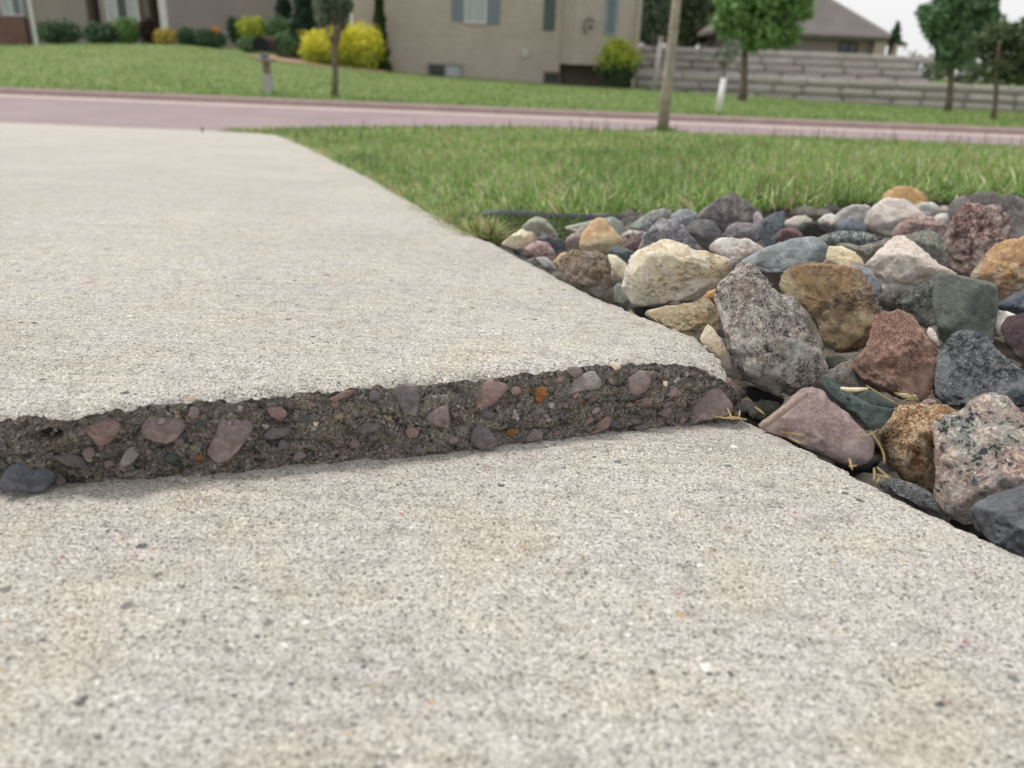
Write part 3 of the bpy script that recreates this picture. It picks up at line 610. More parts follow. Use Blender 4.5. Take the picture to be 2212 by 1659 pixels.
("thin cream sliver of stone leaning on the slate block", Z5(1345,1115,1410,1135,1445,1220,1460,1300,1400,1250,1360,1180), 'smooth', ('ddd0be','cbbca8','9c8c78','eee6d8'), 3, dict(seed=75, Y=.525, thick=.4)),
("mauve quartzite slab with a rounded lower end, beside the broken corner", Z6(770,290,850,275,930,300,980,370,1080,440,1180,540,1260,620,1260,700,1210,770,1120,800,1000,760,800,660,540,560,500,500,640,430,700,350), 'smooth', ('93807c','84716e','5c4a4a','ae9c98'), 5, dict(seed=76, Y=.43, thick=.42, cuts=4, rough=.6)),
("dark green shard of stone lying across the top of the mauve slab", Z6(895,195,940,190,1040,270,1160,350,1250,400,1310,440,1400,410,1340,490,1280,560,1210,560,1150,490,1060,420,960,330,910,260), 'smooth', ('4e5c5a','455250','2e3a39','6a7a76'), 5, dict(seed=77, Y=.445, thick=.5, cuts=4, squash=.7, rough=.6)),
("small dark teal stone behind the green shard", Z6(1120,340,1220,295,1290,310,1340,370,1420,400,1390,470,1260,470,1170,400), 'smooth', ('485453','3e4948','2a3434','606c6a'), 3, dict(seed=78, Y=.47)),
("small orange and brown mottled granite left of the green and pink granite", Z6(1280,560,1310,490,1370,420,1450,370,1560,370,1680,385,1800,430,1860,520,1800,800,1700,960,1640,990,1540,940,1420,870,1330,780,1295,660), 'coarse', ('b08a60','8a5c38','4c3826','d8c09a'), 5, dict(seed=79, Y=.44, scale=1.1, rough=1.0)),
("large green, white and pink speckled granite rock near the lower right", Z6(1620,540,1640,500,1800,430,1870,360,1940,325,2030,322,2100,345,2160,400,2230,480,2420,620,2470,950,2250,1060,2000,1060,1930,1130,1870,1180,1800,1160,1700,1080,1640,980,1650,820,1630,680), 'coarse', ('9ca49c','b8948a','263a3d','d8cdbc'), 5, dict(seed=80, Y=.405, scale=1.6, rough=.8, thick=.75)),
("smooth dark grey rock at the lower right corner of the bed", Z6(1850,1090,1900,1020,1980,970,2100,940,2212,900,2420,850,2500,1300,2350,1480,2250,1450,2100,1330,1900,1210), 'smooth', ('63676c','54585e','3c4046','7c8086'), 5, dict(seed=81, Y=.355, rough=.8)),
("thin grey stone squeezed between the slab edge and the mottled orange granite", Z6(1260,870,1420,870,1560,920,1640,980,1680,1050,1730,1130,1700,1160,1560,1060,1420,990,1290,930), 'granite', ('84868a','727478','4c4e52','a8aaac'), 4, dict(seed=82, Y=.41, thick=.7)),
("small pinkish pebble on top of the mottled orange granite", Z6(1555,372,1575,357,1610,352,1650,365,1640,392,1590,395), 'smooth', ('a08480','8c726e','644e4c','bca4a0'), 3, dict(seed=83, Y=.46)),
("dark olive stone in the hollow left of the mauve slab", Z6(420,400,520,360,640,370,640,420,560,500,450,480), 'smooth', ('5a5c50','4c4e44','323430','727468'), 4, dict(seed=84, Y=.475)),
("dark brown stone under the tall speckled granite, beside the broken corner", Z6(420,250,520,290,640,340,700,360,640,400,500,390,430,340), 'smooth', ('38342f','2e2b28','1c1a18','4a4640'), 3, dict(seed=85, Y=.49)),
]
for (label, poly, kind, cols, sub, op) in ROCKS:
    m_ = rock_mat(kind, cols, op.get('scale', 1.0), op.get('bump', 1.0))
    o = rock('rock', poly, op['Y']*1.17, m_, op['seed'], op.get('thick', .92), sub, op.get('cuts', 14), op.get('rough', 1.0), op.get('squash', .82))
    tag(o, label, 'rock', GR)

def lawn_z(x, y):
    ys = np.minimum(y, 8.3)
    d = np.maximum(x-edge_x(ys), 0)
    base = T + S*ys - .016
    return base + .165*(1-np.exp(-d*.55)) - .035*np.clip((x-.8)/4, 0, 1) + .012*vnoise(np.stack([x*.9, y*.9, 0*x], -1), 71)
def front_y(x): return 1.17 + .13*np.clip((x+.10)/.12, 0, 1) + .10*np.clip(x, 0, 4) + .012*vnoise(np.stack([x*14, 0*x, 0*x], -1), 72)
# soil under the bed
ny, nx = 90, 90
yy, xx = np.meshgrid(np.linspace(-.25, 1.45, ny), np.linspace(0, 1, nx), indexing='ij')
xe = np.where(yy > .5, edge_x(yy), np.interp(yy, EL[:, 1], EL[:, 0])) - .02
XX = xe + xx*(3.0-xe)
def bed_z(x, y):
    z = S*y - .052 + .045*np.clip((y-.53)/.08, 0, 1); t_ = np.clip((y-.95)/(front_y(x)-.95), 0, 1); t_ = t_*t_*(3-2*t_)
    return z*(1-t_) + (lawn_z(x, y)+.005)*t_
zz = bed_z(XX, yy) + .006*fbm(np.stack([XX*14, yy*14, 0*yy], -1), 61, 3)
link_s = link('soil', npmesh('soil', np.stack([XX, yy, zz], -1), gridfaces(ny, nx)[:, ::-1]), plain('soil_dark', '2a2520', .95, .4, 60, .1, .003))
tag(link_s, 'dark soil under the stones', kind='structure')

# small stones filling the bottom of the bed
GV = []; GF = []; n0 = 0
V1, F1 = ico(2)
for k in range(2100):
    y = rng.uniform(.12, 1.34); x = edge_x(y) if y > .5 else float(np.interp(y, EL[:, 1], EL[:, 0]))
    x += .014 + rng.uniform(0, 1)**1.3*1.0
    r_ = rng.uniform(.009, .019)
    zt = float(bed_z(np.array(x), np.array(y))) - .004
    sc_ = np.array([rng.uniform(.8, 1.4), rng.uniform(.8, 1.3), rng.uniform(.55, .9)])*r_
    W = V1*(1+.16*vnoise(V1*1.6+k*3.1, 3))[:, None]*sc_; a_ = rng.uniform(0, 6.28)
    W = W@np.array([[math.cos(a_), math.sin(a_), 0], [-math.sin(a_), math.cos(a_), 0], [0, 0, 1]])+np.array([x, y, zt])
    GV.append(W); GF.append(F1+n0); n0 += len(V1)
a = NM('gravel'); v_ = a.vor(28); c_ = a.ramp(a.sep(v_.outputs['Color'], 0), [(0, '4c4945'), (.25, '6a655e'), (.45, '545150'), (.65, '5f564e'), (.8, '454849'), (.93, '7c7568')], 'CONSTANT')
c_ = a.mix(.7, c_, a.ramp(a.noise(160, 5, .7).outputs[0], [(.3, (.5, .5, .5)), (.6, (1, 1, 1))]), 'MULTIPLY')
mgrav = a.done(c_, a.bump(a.noise(200, 4).outputs[0], .002), .85)
g_ = link('gravel', npmesh('gravel', np.vstack(GV), np.vstack(GF)), mgrav)
tag(g_, 'small stones and soil filling the gaps at the bottom of the stone bed', 'gravel', kind='stuff')
# dry needles, straw and twigs
M_STRAW = plain('dry_straw', '9c8a62', .8, .25, 200); M_PALE = plain('pale_straw', 'd8ccaa', .8, .15, 200); M_TWIG = plain('weathered_twig', '938279', .9, .3, 300, .2, .001)
def on_px(u, v, Y): return at(u, v, Y)
def blade(name, pts, rad, mat, label, cat, group=None):
    mb = MB().tube(pts, rad, 6); o = mb.build(name, mat, smooth=True); tag(o, label, cat, group); return o
z6 = lambda x, y: (1468.9+x/2.977, 743.1+y/2.977)
tw = [(z6(812,318), .405), (z6(760,350), .402), (z6(660,430), .396), (z6(560,505), .390), (z6(515,528), .388)]
blade('twig', [at(p[0], p[1], y_) for p, y_ in tw], [.0016, .0023, .0024, .0023, .0014], M_TWIG, 'grey-brown weathered twig lying along the edge of the mauve slab', 'twig')
ST = [((210,462),(310,478),(430,482),.44,'straw lying flat along the foot of the broken corner'),((305,410),(322,450),(340,488),.437,'short dry needle standing upright at the left of the broken corner tuft'),
 ((385,425),(383,450),(378,472),.437,'stubby dry needle upright right of the leaning one at the broken corner'),((300,470),(360,472),(430,490),.434,'dry needle slanting across the foot of the broken corner'),
 ((650,566),(720,575),(795,590),.395,'straight straw on the upper left of the mauve slab'),((700,598),(740,620),(782,640),.39,'shorter straw just below the straight straw on the mauve slab'),
 ((1088,735),(1098,770),(1108,810),.37,'dry needle standing at the slab edge below the mauve slab'),((1085,785),(1110,785),(1138,780),.372,'tiny cross straw at the foot of the mauve slab'),
 ((1248,795),(1250,840),(1247,885),.365,'upright straw in the dark gap left of the mottled orange granite'),((1265,790),(1310,830),(1350,862),.366,'straw slanting down in the dark gap beside the mottled orange granite'),
 ((1255,835),(1300,850),(1360,858),.362,'long thin straw crossing the dark gap by the slab edge'),((1285,850),(1275,870),(1265,893),.36,'short bent straw at the bottom of the dark gap'),
 ((480,402),(510,425),(548,455),.43,'straw leaning over the dark olive stone'),((1195,262),(1290,325),(1400,385),.43,'long brown stem crossing above the green shard'),
 ((1130,585),(1210,585),(1275,548),.385,'bent straw hooked over the right rim of the mauve slab'),((1225,560),(1300,680),(1312,770),.385,'curved brown stem hanging beside the mottled orange granite')]
for i, (p, q, r_, Y_, lb) in enumerate(ST):
    P3 = [at(*z6(*c), Y_-.004*j) for j, c in enumerate((p, q, r_))]
    pts = []
    for tt_ in np.linspace(0, 1, 7):
        pts.append((1-tt_)**2*P3[0] + 2*tt_*(1-tt_)*(2*P3[1]-.5*P3[0]-.5*P3[2]) + tt_**2*P3[2])
    blade('dry_needle', pts, [.0002, .0004, .0005, .0005, .0005, .0004, .0002], M_STRAW, lb, 'straw', 'dry needles and straws among the stones')
pts = [at(*z6(*c), .435) for c in ((1035,283),(1080,292),(1140,293),(1210,287))]
blade('pale_straw', pts, [.0008, .0013, .0013, .0007], M_PALE, 'pale white straw across the grey stone above the green shard', 'straw')
root = empty('dry_leaf_tuft', at(*z6(1480,345), .44), 'feathery yellow dry tuft caught below the reddish sandstone block', 'dry leaf')
mb = MB(); c0 = at(*z6(1530,362), .44)
for k in range(9):
    e_ = at(*z6(1380+k*14, 345-abs(k-4)*9+rng.uniform(-12, 12)+k*2), .435)
    mb.tube([c0, (c0+e_)/2+np.array([0, 0, .0012]), e_], [.0006, .0008, .0002], 5)
mb.build('frond', plain('straw_frond', 'b0a57e', .8, .2, 200), root, True)

# black edging pipe at the front of the lawn
mpipe = plain('black_plastic', '3c404a', .5, .15, 30, .4)
pp_ = [at(u, v, Y_*1.11) for u, v, Y_ in ((1034,480,1.15),(1050,466,1.155),(1090,464,1.155),(1150,468,1.16),(1210,472,1.165),(1300,475,1.18),(1400,480,1.195),(1480,490,1.21),(1700,520,1.25))]
pp_ += [np.array([1.3, 1.49, pp_[-1][2]-.01]), np.array([3.0, 1.68, pp_[-1][2]-.02])]
e_ = MB().tube(pp_, .0085, 12).build('lawn_edging', mpipe, smooth=True)
tag(e_, 'black plastic lawn edging tube between the grass and the stones', 'lawn edging')

# ------------------------------------------------------------------ near lawn
ni, nj = 160, 90
gy = np.linspace(0, 1, ni)**1.7; gx = np.linspace(0, 1, nj)**1.5
Yg = np.zeros((ni, nj)); Xg = np.zeros((ni, nj))
for j in range(nj):
    for _ in range(1): pass
for i in range(ni):
    y0 = 1.0*(1-gy[i]) + 8.25*gy[i]
    xs_ = edge_x(min(y0, YE)) + (14-edge_x(min(y0, YE)))*gx + .004
    Xg[i] = xs_; Yg[i] = np.maximum(y0, front_y(xs_)*(1) - 0*(xs_))
Zg = lawn_z(Xg, Yg)
a = NM('lawn_soil'); c_ = a.ramp(a.noise(30, 6, .7).outputs[0], [(.3, (.05,.065,.02)), (.55, (.09,.12,.035)), (.75, (.15,.15,.07))])
m_lawn = a.done(c_, a.bump(a.noise(120, 4).outputs[0], .01), .95, .1)
lw = link('lawn_ground', npmesh('lawn_ground', np.stack([Xg, Yg, Zg], -1), gridfaces(ni, nj)[:, ::-1]), m_lawn)
tag(lw, 'ground under the lawn beside the driveway', kind='structure')

a = NM('grass_blade'); at_ = a.n('Attribute'); at_.attribute_name = 'tint'
a.m.use_backface_culling = False
tr = a.n('BsdfTranslucent'); a.l(at_.outputs['Color'], tr.inputs['Color'])
a.l(at_.outputs['Color'], a.b.inputs['Base Color']); a.b.inputs['Roughness'].default_value = .5; a.b.inputs['Specular IOR Level'].default_value = .35
ms = a.n('MixShader'); ms.inputs[0].default_value = .35; a.l(a.b.outputs[0], ms.inputs[1]); a.l(tr.outputs[0], ms.inputs[2])
a.l(ms.outputs[0], a.t.nodes['Material Output'].inputs[0]); M_GRASS = a.m
def grass_mesh(name, x, y, z, hgt, wid, tint, lean=.55):
    n = len(x); az = rng.uniform(0, 2*math.pi, n); fa = rng.uniform(0, 2*math.pi, n)
    ln = np.abs(rng.normal(0, lean, n)).clip(0, 1.3)
    dx, dy = np.cos(az), np.sin(az); wx, wy = np.cos(fa), np.sin(fa)
    V = np.zeros((n, 7, 3)); lev = [0, .38, .74, 1.0]; wf = [.8, 1.0, .7, 0]
    idx = 0
    for k in range(4):
        t_ = lev[k]; off = hgt*ln*t_**1.9; up = hgt*t_*(1-.28*ln*t_)
        cxp, cyp, czp = x+dx*off, y+dy*off, z+up
        if k < 3:
            for sgn in (-1, 1):
                V[:, idx, 0] = cxp+sgn*wx*wid*wf[k]*.5; V[:, idx, 1] = cyp+sgn*wy*wid*wf[k]*.5; V[:, idx, 2] = czp; idx += 1
        else:
            V[:, idx, 0] = cxp; V[:, idx, 1] = cyp; V[:, idx, 2] = czp
    tri = np.array([[0,1,3],[0,3,2],[2,3,5],[2,5,4],[4,5,6]])
    Fc = (np.arange(n)[:, None, None]*7+tri[None]).reshape(-1, 3)
    me = npmesh(name, V, Fc)
    ca = me.color_attributes.new('tint', 'FLOAT_COLOR', 'POINT')
    c4 = np.ones((n, 7, 4), dtype=np.float32); c4[:, :, :3] = tint[:, None, :]
    ca.data.foreach_set('color', c4.ravel()); return me
def tints(n, x, y, dry=.20):
    G = np.array([[.19,.34,.075],[.26,.42,.10],[.13,.25,.055],[.42,.51,.22],[.55,.60,.34]])
    D = np.array([[.46,.38,.22],[.34,.28,.14],[.42,.42,.24]])
    pn = vnoise(np.stack([x*3.2, y*1.6, 0*x], -1), 81) + .8*vnoise(np.stack([x*22, y*14, 0*x], -1), 83)
    pick = rng.choice(5, n, p=[.28, .26, .17, .17, .12]); c = G[pick]
    isdry = rng.uniform(size=n) < dry*(1+.9*pn); c = np.where(isdry[:, None], D[rng.integers(0, 3, n)], c)
    return c*rng.uniform(.62, 1.32, n)[:, None]*np.clip(1+.22*pn, .5, 1.5)[:, None]
N1 = 135000
yr = 1.0 + (rng.uniform(0, 1, N1*2)**1.9)*7.1
lim = .72*yr + .5
xr_ = -2.9 + rng.uniform(0, 1, N1*2)*(lim+2.9)
ok = (xr_ > edge_x(np.minimum(yr, YE)) + .006) & (yr > front_y(xr_) + .0)
yr, xr_ = yr[ok][:N1], xr_[ok][:N1]; n = len(yr)
sc_ = np.clip(yr/2.6, 1, 3)
de_ = xr_-edge_x(np.minimum(yr, YE))
hg = rng.uniform(.026, .056, n)*(1+.30*vnoise(np.stack([xr_*24, yr*20, 0*yr], -1), 82))*np.clip(.45+de_*3.0, .45, 1)
gm = grass_mesh('grass', xr_, yr, lawn_z(xr_, yr)-.004, hg, rng.uniform(.0020, .0040, n)*sc_, tints(n, xr_, yr), .85)
gr = link('grass', gm, M_GRASS); tag(gr, 'green lawn grass with some dry blades beside the driveway', 'grass', kind='stuff')
n = 9000; y_ = 1.14+rng.uniform(0, 1, n)**1.7*6.5; x_ = edge_x(y_)+rng.uniform(-.004, .03, n)
gm = grass_mesh('edge_grass', x_, y_, lawn_z(x_, y_)-.006, rng.uniform(.02, .05, n), rng.uniform(.002, .004, n)*np.clip(y_/2.6, 1, 3), tints(n, x_, y_, .35), 1.05)
tag(link('edge_grass', gm, M_GRASS), 'grass spilling over the edge of the driveway', 'grass', kind='stuff')
# seed heads and taller stalks standing above the lawn, dark tuft over the edging
n = 260; y_ = rng.uniform(4.5, 7.9, n); x_ = rng.uniform(-1.5, 5, n)
gm = grass_mesh('tall_grass', x_, y_, lawn_z(x_, y_), rng.uniform(.07, .15, n), np.full(n, .006), np.tile([[.13,.16,.06]], (n, 1)), .2)
tag(link('tall_grass', gm, M_GRASS), 'thin taller stalks standing above the far side of the lawn', 'grass', kind='stuff')
n = 4200; x_ = rng.uniform(-.13, .10, n); y_ = 1.235 + rng.normal(0, .03, n); kk = (x_ > edge_x(y_)+.006) & (y_ > 1.14); x_, y_ = x_[kk], y_[kk]; n = len(x_)
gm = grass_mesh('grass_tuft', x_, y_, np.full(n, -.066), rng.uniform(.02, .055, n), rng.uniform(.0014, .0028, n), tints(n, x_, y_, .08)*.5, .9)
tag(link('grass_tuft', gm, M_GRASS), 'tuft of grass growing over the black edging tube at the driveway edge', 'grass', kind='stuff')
# ------------------------------------------------------------------ street
YF = 12.4; ZR = -.536
def sheet(name, x0, x1, y0, y1, z0, z1, mat, label, nx=2, ny=2):
    yy, xx = np.meshgrid(np.linspace(y0, y1, ny), np.linspace(x0, x1, nx), indexing='ij'); t_ = (yy-y0)/(y1-y0)
    o = link(name, npmesh(name, np.stack([xx, yy, z0+(z1-z0)*t_], -1), gridfaces(ny, nx)[:, ::-1]), mat); return tag(o, label, kind='structure')
a = NM('pink_asphalt'); n1 = a.noise(1.2, 5); n2 = a.noise(90, 3)
c_ = a.ramp(n1.outputs[0], [(.3, (.25,.19,.20)), (.7, (.305,.237,.245))]); c_ = a.mix(.6, c_, a.ramp(n2.outputs[0], [(.3, (.75,.75,.75)), (.65, (1.1,1.1,1.1))]), 'MULTIPLY')
m_road = a.done(c_, a.bump(n2.outputs[0], .004), .8, .35)
m_gut = plain('gutter_concrete', 'ab9b98', .85, .1, 3); m_curb = plain('curb_concrete', 'a3918d', .9, .12, 6)
sheet('road', -60, 60, 7.6, YF-.8, ZR-.012, ZR-.012, m_road, 'pinkish asphalt street')
sheet('gutter', -60, 60, YF-.8, YF, ZR-.008, ZR-.012, m_gut, 'pale gutter strip on the far side of the street')
cb = MB().box(-60, 60, YF, YF+.16, ZR-.2, ZR+.075).build('kerb', m_curb, bevel=.03); tag(cb, 'brownish kerb on the far side of the street', kind='structure')
nk_ = MB().box(edge_x(YE)+1.2, 60, 8.26, 8.42, ZR-.3, ZR-.002).build('kerb', m_curb, bevel=.03); tag(nk_, 'kerb between the near lawn and the street', kind='structure')
gd = link('ground', npmesh('ground', [[-600,-200,-1.35],[600,-200,-1.35],[600,900,-1.35],[-600,900,-1.35]], [[0,1,2,3]]), plain('far_ground', '5a6b3c', .95, .3, .5, .1))
tag(gd, 'flat ground of the neighbourhood', kind='structure')
dl_ = link('driveway_fill', npmesh('driveway_fill', [[-12,-3,-.25],[-1.0,-3,-.25],[-1.0,.3,-.25],[-12,.3,-.25]], [[0,1,2,3]]), m_curb); tag(dl_, 'base under the driveway', kind='structure')

# far lawn
TL = [(-300,118),(0,110),(120,101),(250,95),(400,97),(480,105),(600,122),(700,138),(830,153),(930,163),(1040,171),(1200,183),(1400,193),(1600,206),(1850,225),(2212,243),(2500,255)]
TLw = np.array([at(u, v, 27.0) for u, v in TL])
ni, nj = 70, 220
xx, yy = np.meshgrid(np.linspace(-34, 40, nj), np.r_[np.linspace(0, 1, 46)**1.1*(27-YF-.16)+YF+.16, np.linspace(28, 60, 24)], indexing='xy')
sx = xx*27/np.maximum(np.minimum(yy, 27), 14)
zt = np.interp(xx, TLw[:, 0], TLw[:, 2]); t_ = np.clip((yy-YF-.16)/(27-YF-.16), 0, 1)
zl = (ZR+.08)*(1-t_) + zt*t_ + .14*np.sin(t_*math.pi)*np.clip((zt+.5)*1.0, 0, 1)
def far_z(x, y):
    t_ = min(max((y-YF-.16)/(27-YF-.16), 0), 1); zt_ = float(np.interp(x, TLw[:, 0], TLw[:, 2]))
    return (ZR+.08)*(1-t_) + zt_*t_ + .14*math.sin(t_*math.pi)*min(max(zt_+.5, 0), 1)
a = NM('mown_lawn'); n1 = a.noise(.6, 5, .6); n2 = a.noise(25, 4, .7)
c_ = a.ramp(n1.outputs[0], [(.3, (.145,.205,.07)), (.5, (.175,.235,.088)), (.7, (.205,.255,.108))])
wv = a.n('TexWave', bands_direction='Y'); wv.inputs['Scale'].default_value = .35; wv.inputs['Distortion'].default_value = 1.0; a.l(a.tc, wv.inputs[0])
c_ = a.mix(.25, c_, a.ramp(wv.outputs[0], [(.3, (.85,.9,.8)), (.7, (1.05,1.03,1))]), 'MULTIPLY')
c_ = a.mix(.6, c_, a.ramp(n2.outputs[0], [(.3, (.6,.6,.6)), (.6, (1.1,1.1,1.1))]), 'MULTIPLY')
m_far = a.done(c_, a.bump(n2.outputs[0], .03), .9, .15)
fl = link('lawn', npmesh('lawn', np.stack([xx, yy, zl], -1), gridfaces(70, nj)[:, ::-1]), m_far); tag(fl, 'mown green lawn across the street', kind='structure')
n = 30000; y_ = YF+.2+rng.uniform(0, 1, n)**1.3*13.5; x_ = rng.uniform(-1, 1, n)*y_*.70
zz_ = np.array([far_z(p, q) for p, q in zip(x_, y_)])
gm = grass_mesh('far_grass', x_, y_, zz_-.005, rng.uniform(.03, .075, n), rng.uniform(.012, .022, n), (tints(n, x_, y_, .05)*.55+np.array([[.075,.11,.03]])), .5)
tag(link('far_grass', gm, M_GRASS), 'blades of the mown lawn across the street', 'grass', kind='stuff')

xs_ = np.linspace(at(548, 115, 26)[0], at(838, 145, 26)[0], 30); ys_ = np.linspace(25.0, 27.6, 8)
mz = np.array([[[a_, b_+.25*math.sin(a_*2.1), far_z(a_, b_)+.018] for a_ in xs_] for b_ in ys_])
tag(link('mulch_bed', npmesh('mulch_bed', mz, gridfaces(8, 30)[:, ::-1]), plain('red_mulch', 'a8897a', .95, .25, 9, .1)), 'reddish mulch bed under the shrubs across the street', kind='structure')
# ------------------------------------------------------------------ plants
def leaf_mat(name, c1, c2, sc_=6):
    a = NM(name); n1 = a.noise(sc_, 4, .7); c = a.ramp(n1.outputs[0], [(.3, c1), (.7, c2)])
    tr = a.n('BsdfTranslucent'); a.l(c, tr.inputs['Color']); a.l(c, a.b.inputs['Base Color']); a.b.inputs['Roughness'].default_value = .55; a.b.inputs['Specular IOR Level'].default_value = .3
    ms = a.n('MixShader'); ms.inputs[0].default_value = .3; a.l(a.b.outputs[0], ms.inputs[1]); a.l(tr.outputs[0], ms.inputs[2]); a.l(ms.outputs[0], a.t.nodes['Material Output'].inputs[0]); return a.m
def leaves(name, P, size, mat, parent, aspect=.6):
    n = len(P); u_ = rng.normal(size=(n, 3)); u_ /= np.linalg.norm(u_, axis=1)[:, None]; q = rng.normal(size=(n, 3)); v_ = np.cross(u_, q); v_ /= np.linalg.norm(v_, axis=1)[:, None]
    s_ = size*rng.uniform(.6, 1.4, n)[:, None]; u_ = u_*s_; v_ = v_*s_*aspect
    V = np.stack([P-u_, P-v_*.8, P+u_, P+v_*.8], 1)
    Fc = np.arange(n*4).reshape(n, 4); off = np.array(parent.location); me = npmesh(name, V-off, Fc, False); return link(name, me, mat, parent)
def blob_pts(lobes, n, shell=.45):
    vol = np.array([l[3]*l[4]*l[5] for l in lobes])**.67; cnt = (vol/vol.sum()*n).astype(int); out = []
    for l, c in zip(lobes, cnt):
        d = rng.normal(size=(c, 3)); d /= np.linalg.norm(d, axis=1)[:, None]
        k = fbm(d*2.6+l[0], 5, 3); r_ = (1-shell*rng.uniform(0, 1, c)**1.6)*(1+.34*k+.10*(rng.uniform(0, 1, c)**6))
        r_ = r_*np.where(rng.uniform(size=c) < .12, 1+.35*rng.uniform(size=c), 1)
        out.append(d*r_[:, None]*np.array(l[3:6])+np.array(l[:3]))
    return np.vstack(out)
M_BARK = plain('bark', '6e6258', .95, .3, 9, .1, .01); M_BARK2 = plain('bark_pale', 'a49a8c', .95, .3, 14, .1, .006)
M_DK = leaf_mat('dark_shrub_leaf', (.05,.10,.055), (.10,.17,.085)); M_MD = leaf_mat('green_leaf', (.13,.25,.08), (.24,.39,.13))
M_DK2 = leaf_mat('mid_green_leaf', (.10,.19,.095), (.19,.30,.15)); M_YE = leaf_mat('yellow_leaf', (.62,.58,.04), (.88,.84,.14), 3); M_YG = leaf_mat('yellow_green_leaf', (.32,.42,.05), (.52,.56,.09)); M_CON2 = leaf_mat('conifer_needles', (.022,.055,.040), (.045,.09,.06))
M_OL = leaf_mat('olive_leaf', (.07,.105,.05), (.13,.165,.08)); M_GG = leaf_mat('grey_green_leaf', (.10,.15,.10), (.18,.23,.15)); M_LG = leaf_mat('light_green_leaf', (.07,.15,.03), (.15,.26,.06))
def span(u0, u1, v0, v1, Y):        # world x0, x1, z_top, z_bottom of an outline at distance Y
    m0 = at((u0+u1)/2, v0, Y); m1 = at((u0+u1)/2, v1, Y); l = at(u0, (v0+v1)/2, Y); r_ = at(u1, (v0+v1)/2, Y)
    return l[0], r_[0], m0[2], m1[2]
def shrub(name, u0, u1, v0, v1, Y, mat, label, cat='shrub', n=2600, size=.055, lobes=3, group=None, mat2=None):
    x0, x1, zt, zb = span(u0, u1, v0, v1, Y); cx, w_, h_ = (x0+x1)/2, (x1-x0)/2, (zt-zb)
    root = empty(name, (cx, Y, zb), label, cat, group); L = []
    for k in range(lobes):
        f_ = (k+.5)/lobes-.5; L.append((cx+f_*w_*1.1, Y+rng.uniform(-.12, .12), zb+h_*.5+rng.uniform(-.03, .03)*h_, w_*(.62 if lobes > 1 else .92), w_*.6, h_*.48))
    P = blob_pts(L, n)
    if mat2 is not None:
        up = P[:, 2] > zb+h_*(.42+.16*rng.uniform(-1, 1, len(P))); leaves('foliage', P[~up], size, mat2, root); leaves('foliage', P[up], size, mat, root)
    else: leaves('foliage', P, size, mat, root)
    mb = MB()
    for k in range(5):
        a_ = k*1.26; mb.tube([(cx+.05*math.cos(a_), Y+.05*math.sin(a_), zb-.1), (cx+w_*.35*math.cos(a_), Y+w_*.3*math.sin(a_), zb+h_*.6)], [.02, .008], 5)
    mb.build('stem', M_BARK, root); return root
def tree(name, base, trunk_top, r0, r1, lobes, mat, label, n=9000, size=.07, bark=None, cat='tree', group=None, limbs=7, shell=1.0):
    base = np.array(base, float); top = np.array(trunk_top, float); root = empty(name, tuple(base), label, cat, group)
    mb = MB(); pts = [base+(top-base)*t_+np.array([.03*math.sin(t_*7), .03*math.cos(t_*5), 0])*t_ for t_ in np.linspace(0, 1, 7)]; pts[0] = pts[0]-np.array([0, 0, .15])
    mb.tube(pts, [r0*1.35, r0*1.02]+[r0+(r1-r0)*t_ for t_ in np.linspace(.3, 1, 5)], 10); mb.build('trunk', bark or M_BARK, root, True)
    mb = MB()
    for k in range(limbs):
        l = lobes[k % len(lobes)]; st = base+(top-base)*rng.uniform(.55, 1); en = np.array(l[:3])+rng.normal(size=3)*np.array(l[3:6])*.35
        mb.tube([st, (st+en)/2+np.array([0, 0, -.08]), en], [r1*.7, r1*.45, r1*.15], 6)
    mb.build('limb', bark or M_BARK, root, True)
    if mat is not None: leaves('crown', blob_pts(lobes, n, shell), size, mat, root)
    return root
def lobes_from(u0, u1, v0, v1, Y, k, rr=.42, seed=1):
    r_ = np.random.default_rng(seed); x0, x1, zt, zb = span(u0, u1, v0, v1, Y); cx, cz, w_, h_ = (x0+x1)/2, (zt+zb)/2, (x1-x0)/2, (zt-zb)/2; L = [(cx, Y, cz, w_*.5, w_*.5, h_*.6)]
    for i in range(k):
        a_ = 2*math.pi*i/k+r_.uniform(-.3, .3); q = r_.uniform(.45, .68)
        L.append((cx+w_*q*math.cos(a_), Y+r_.uniform(-.5, .5)*w_, cz+h_*q*math.sin(a_), w_*rr*r_.uniform(.7, 1.1), w_*rr, h_*rr*r_.uniform(.7, 1.1)))
    return L
def conifer(name, u0, u1, v0, v1, Y, mat, label, n=5000, size=.09, group=None, cat='tree'):
    x0, x1, zt, zb = span(u0, u1, v0, v1, Y); cx, w_, h_ = (x0+x1)/2, (x1-x0)/2, zt-zb
    root = empty(name, (cx, Y, zb), label, cat, group); t_ = rng.uniform(0, 1, n)**1.25; a_ = rng.uniform(0, 6.283, n)
    rr = w_*(1-t_)**.75*(.82+.28*np.sin(t_*36+a_*2)*.5+.18*rng.uniform(-1, 1, n))*(1-.5*rng.uniform(0, 1, n)**2)
    leaves('foliage', np.stack([cx+rr*np.cos(a_), Y+rr*np.sin(a_), zb+t_*h_], 1), size, mat, root, .4)
    MB().tube([(cx, Y, zb-.3), (cx, Y, zb+h_*.9)], [w_*.12, .02], 8).build('trunk', M_BARK, root); return root

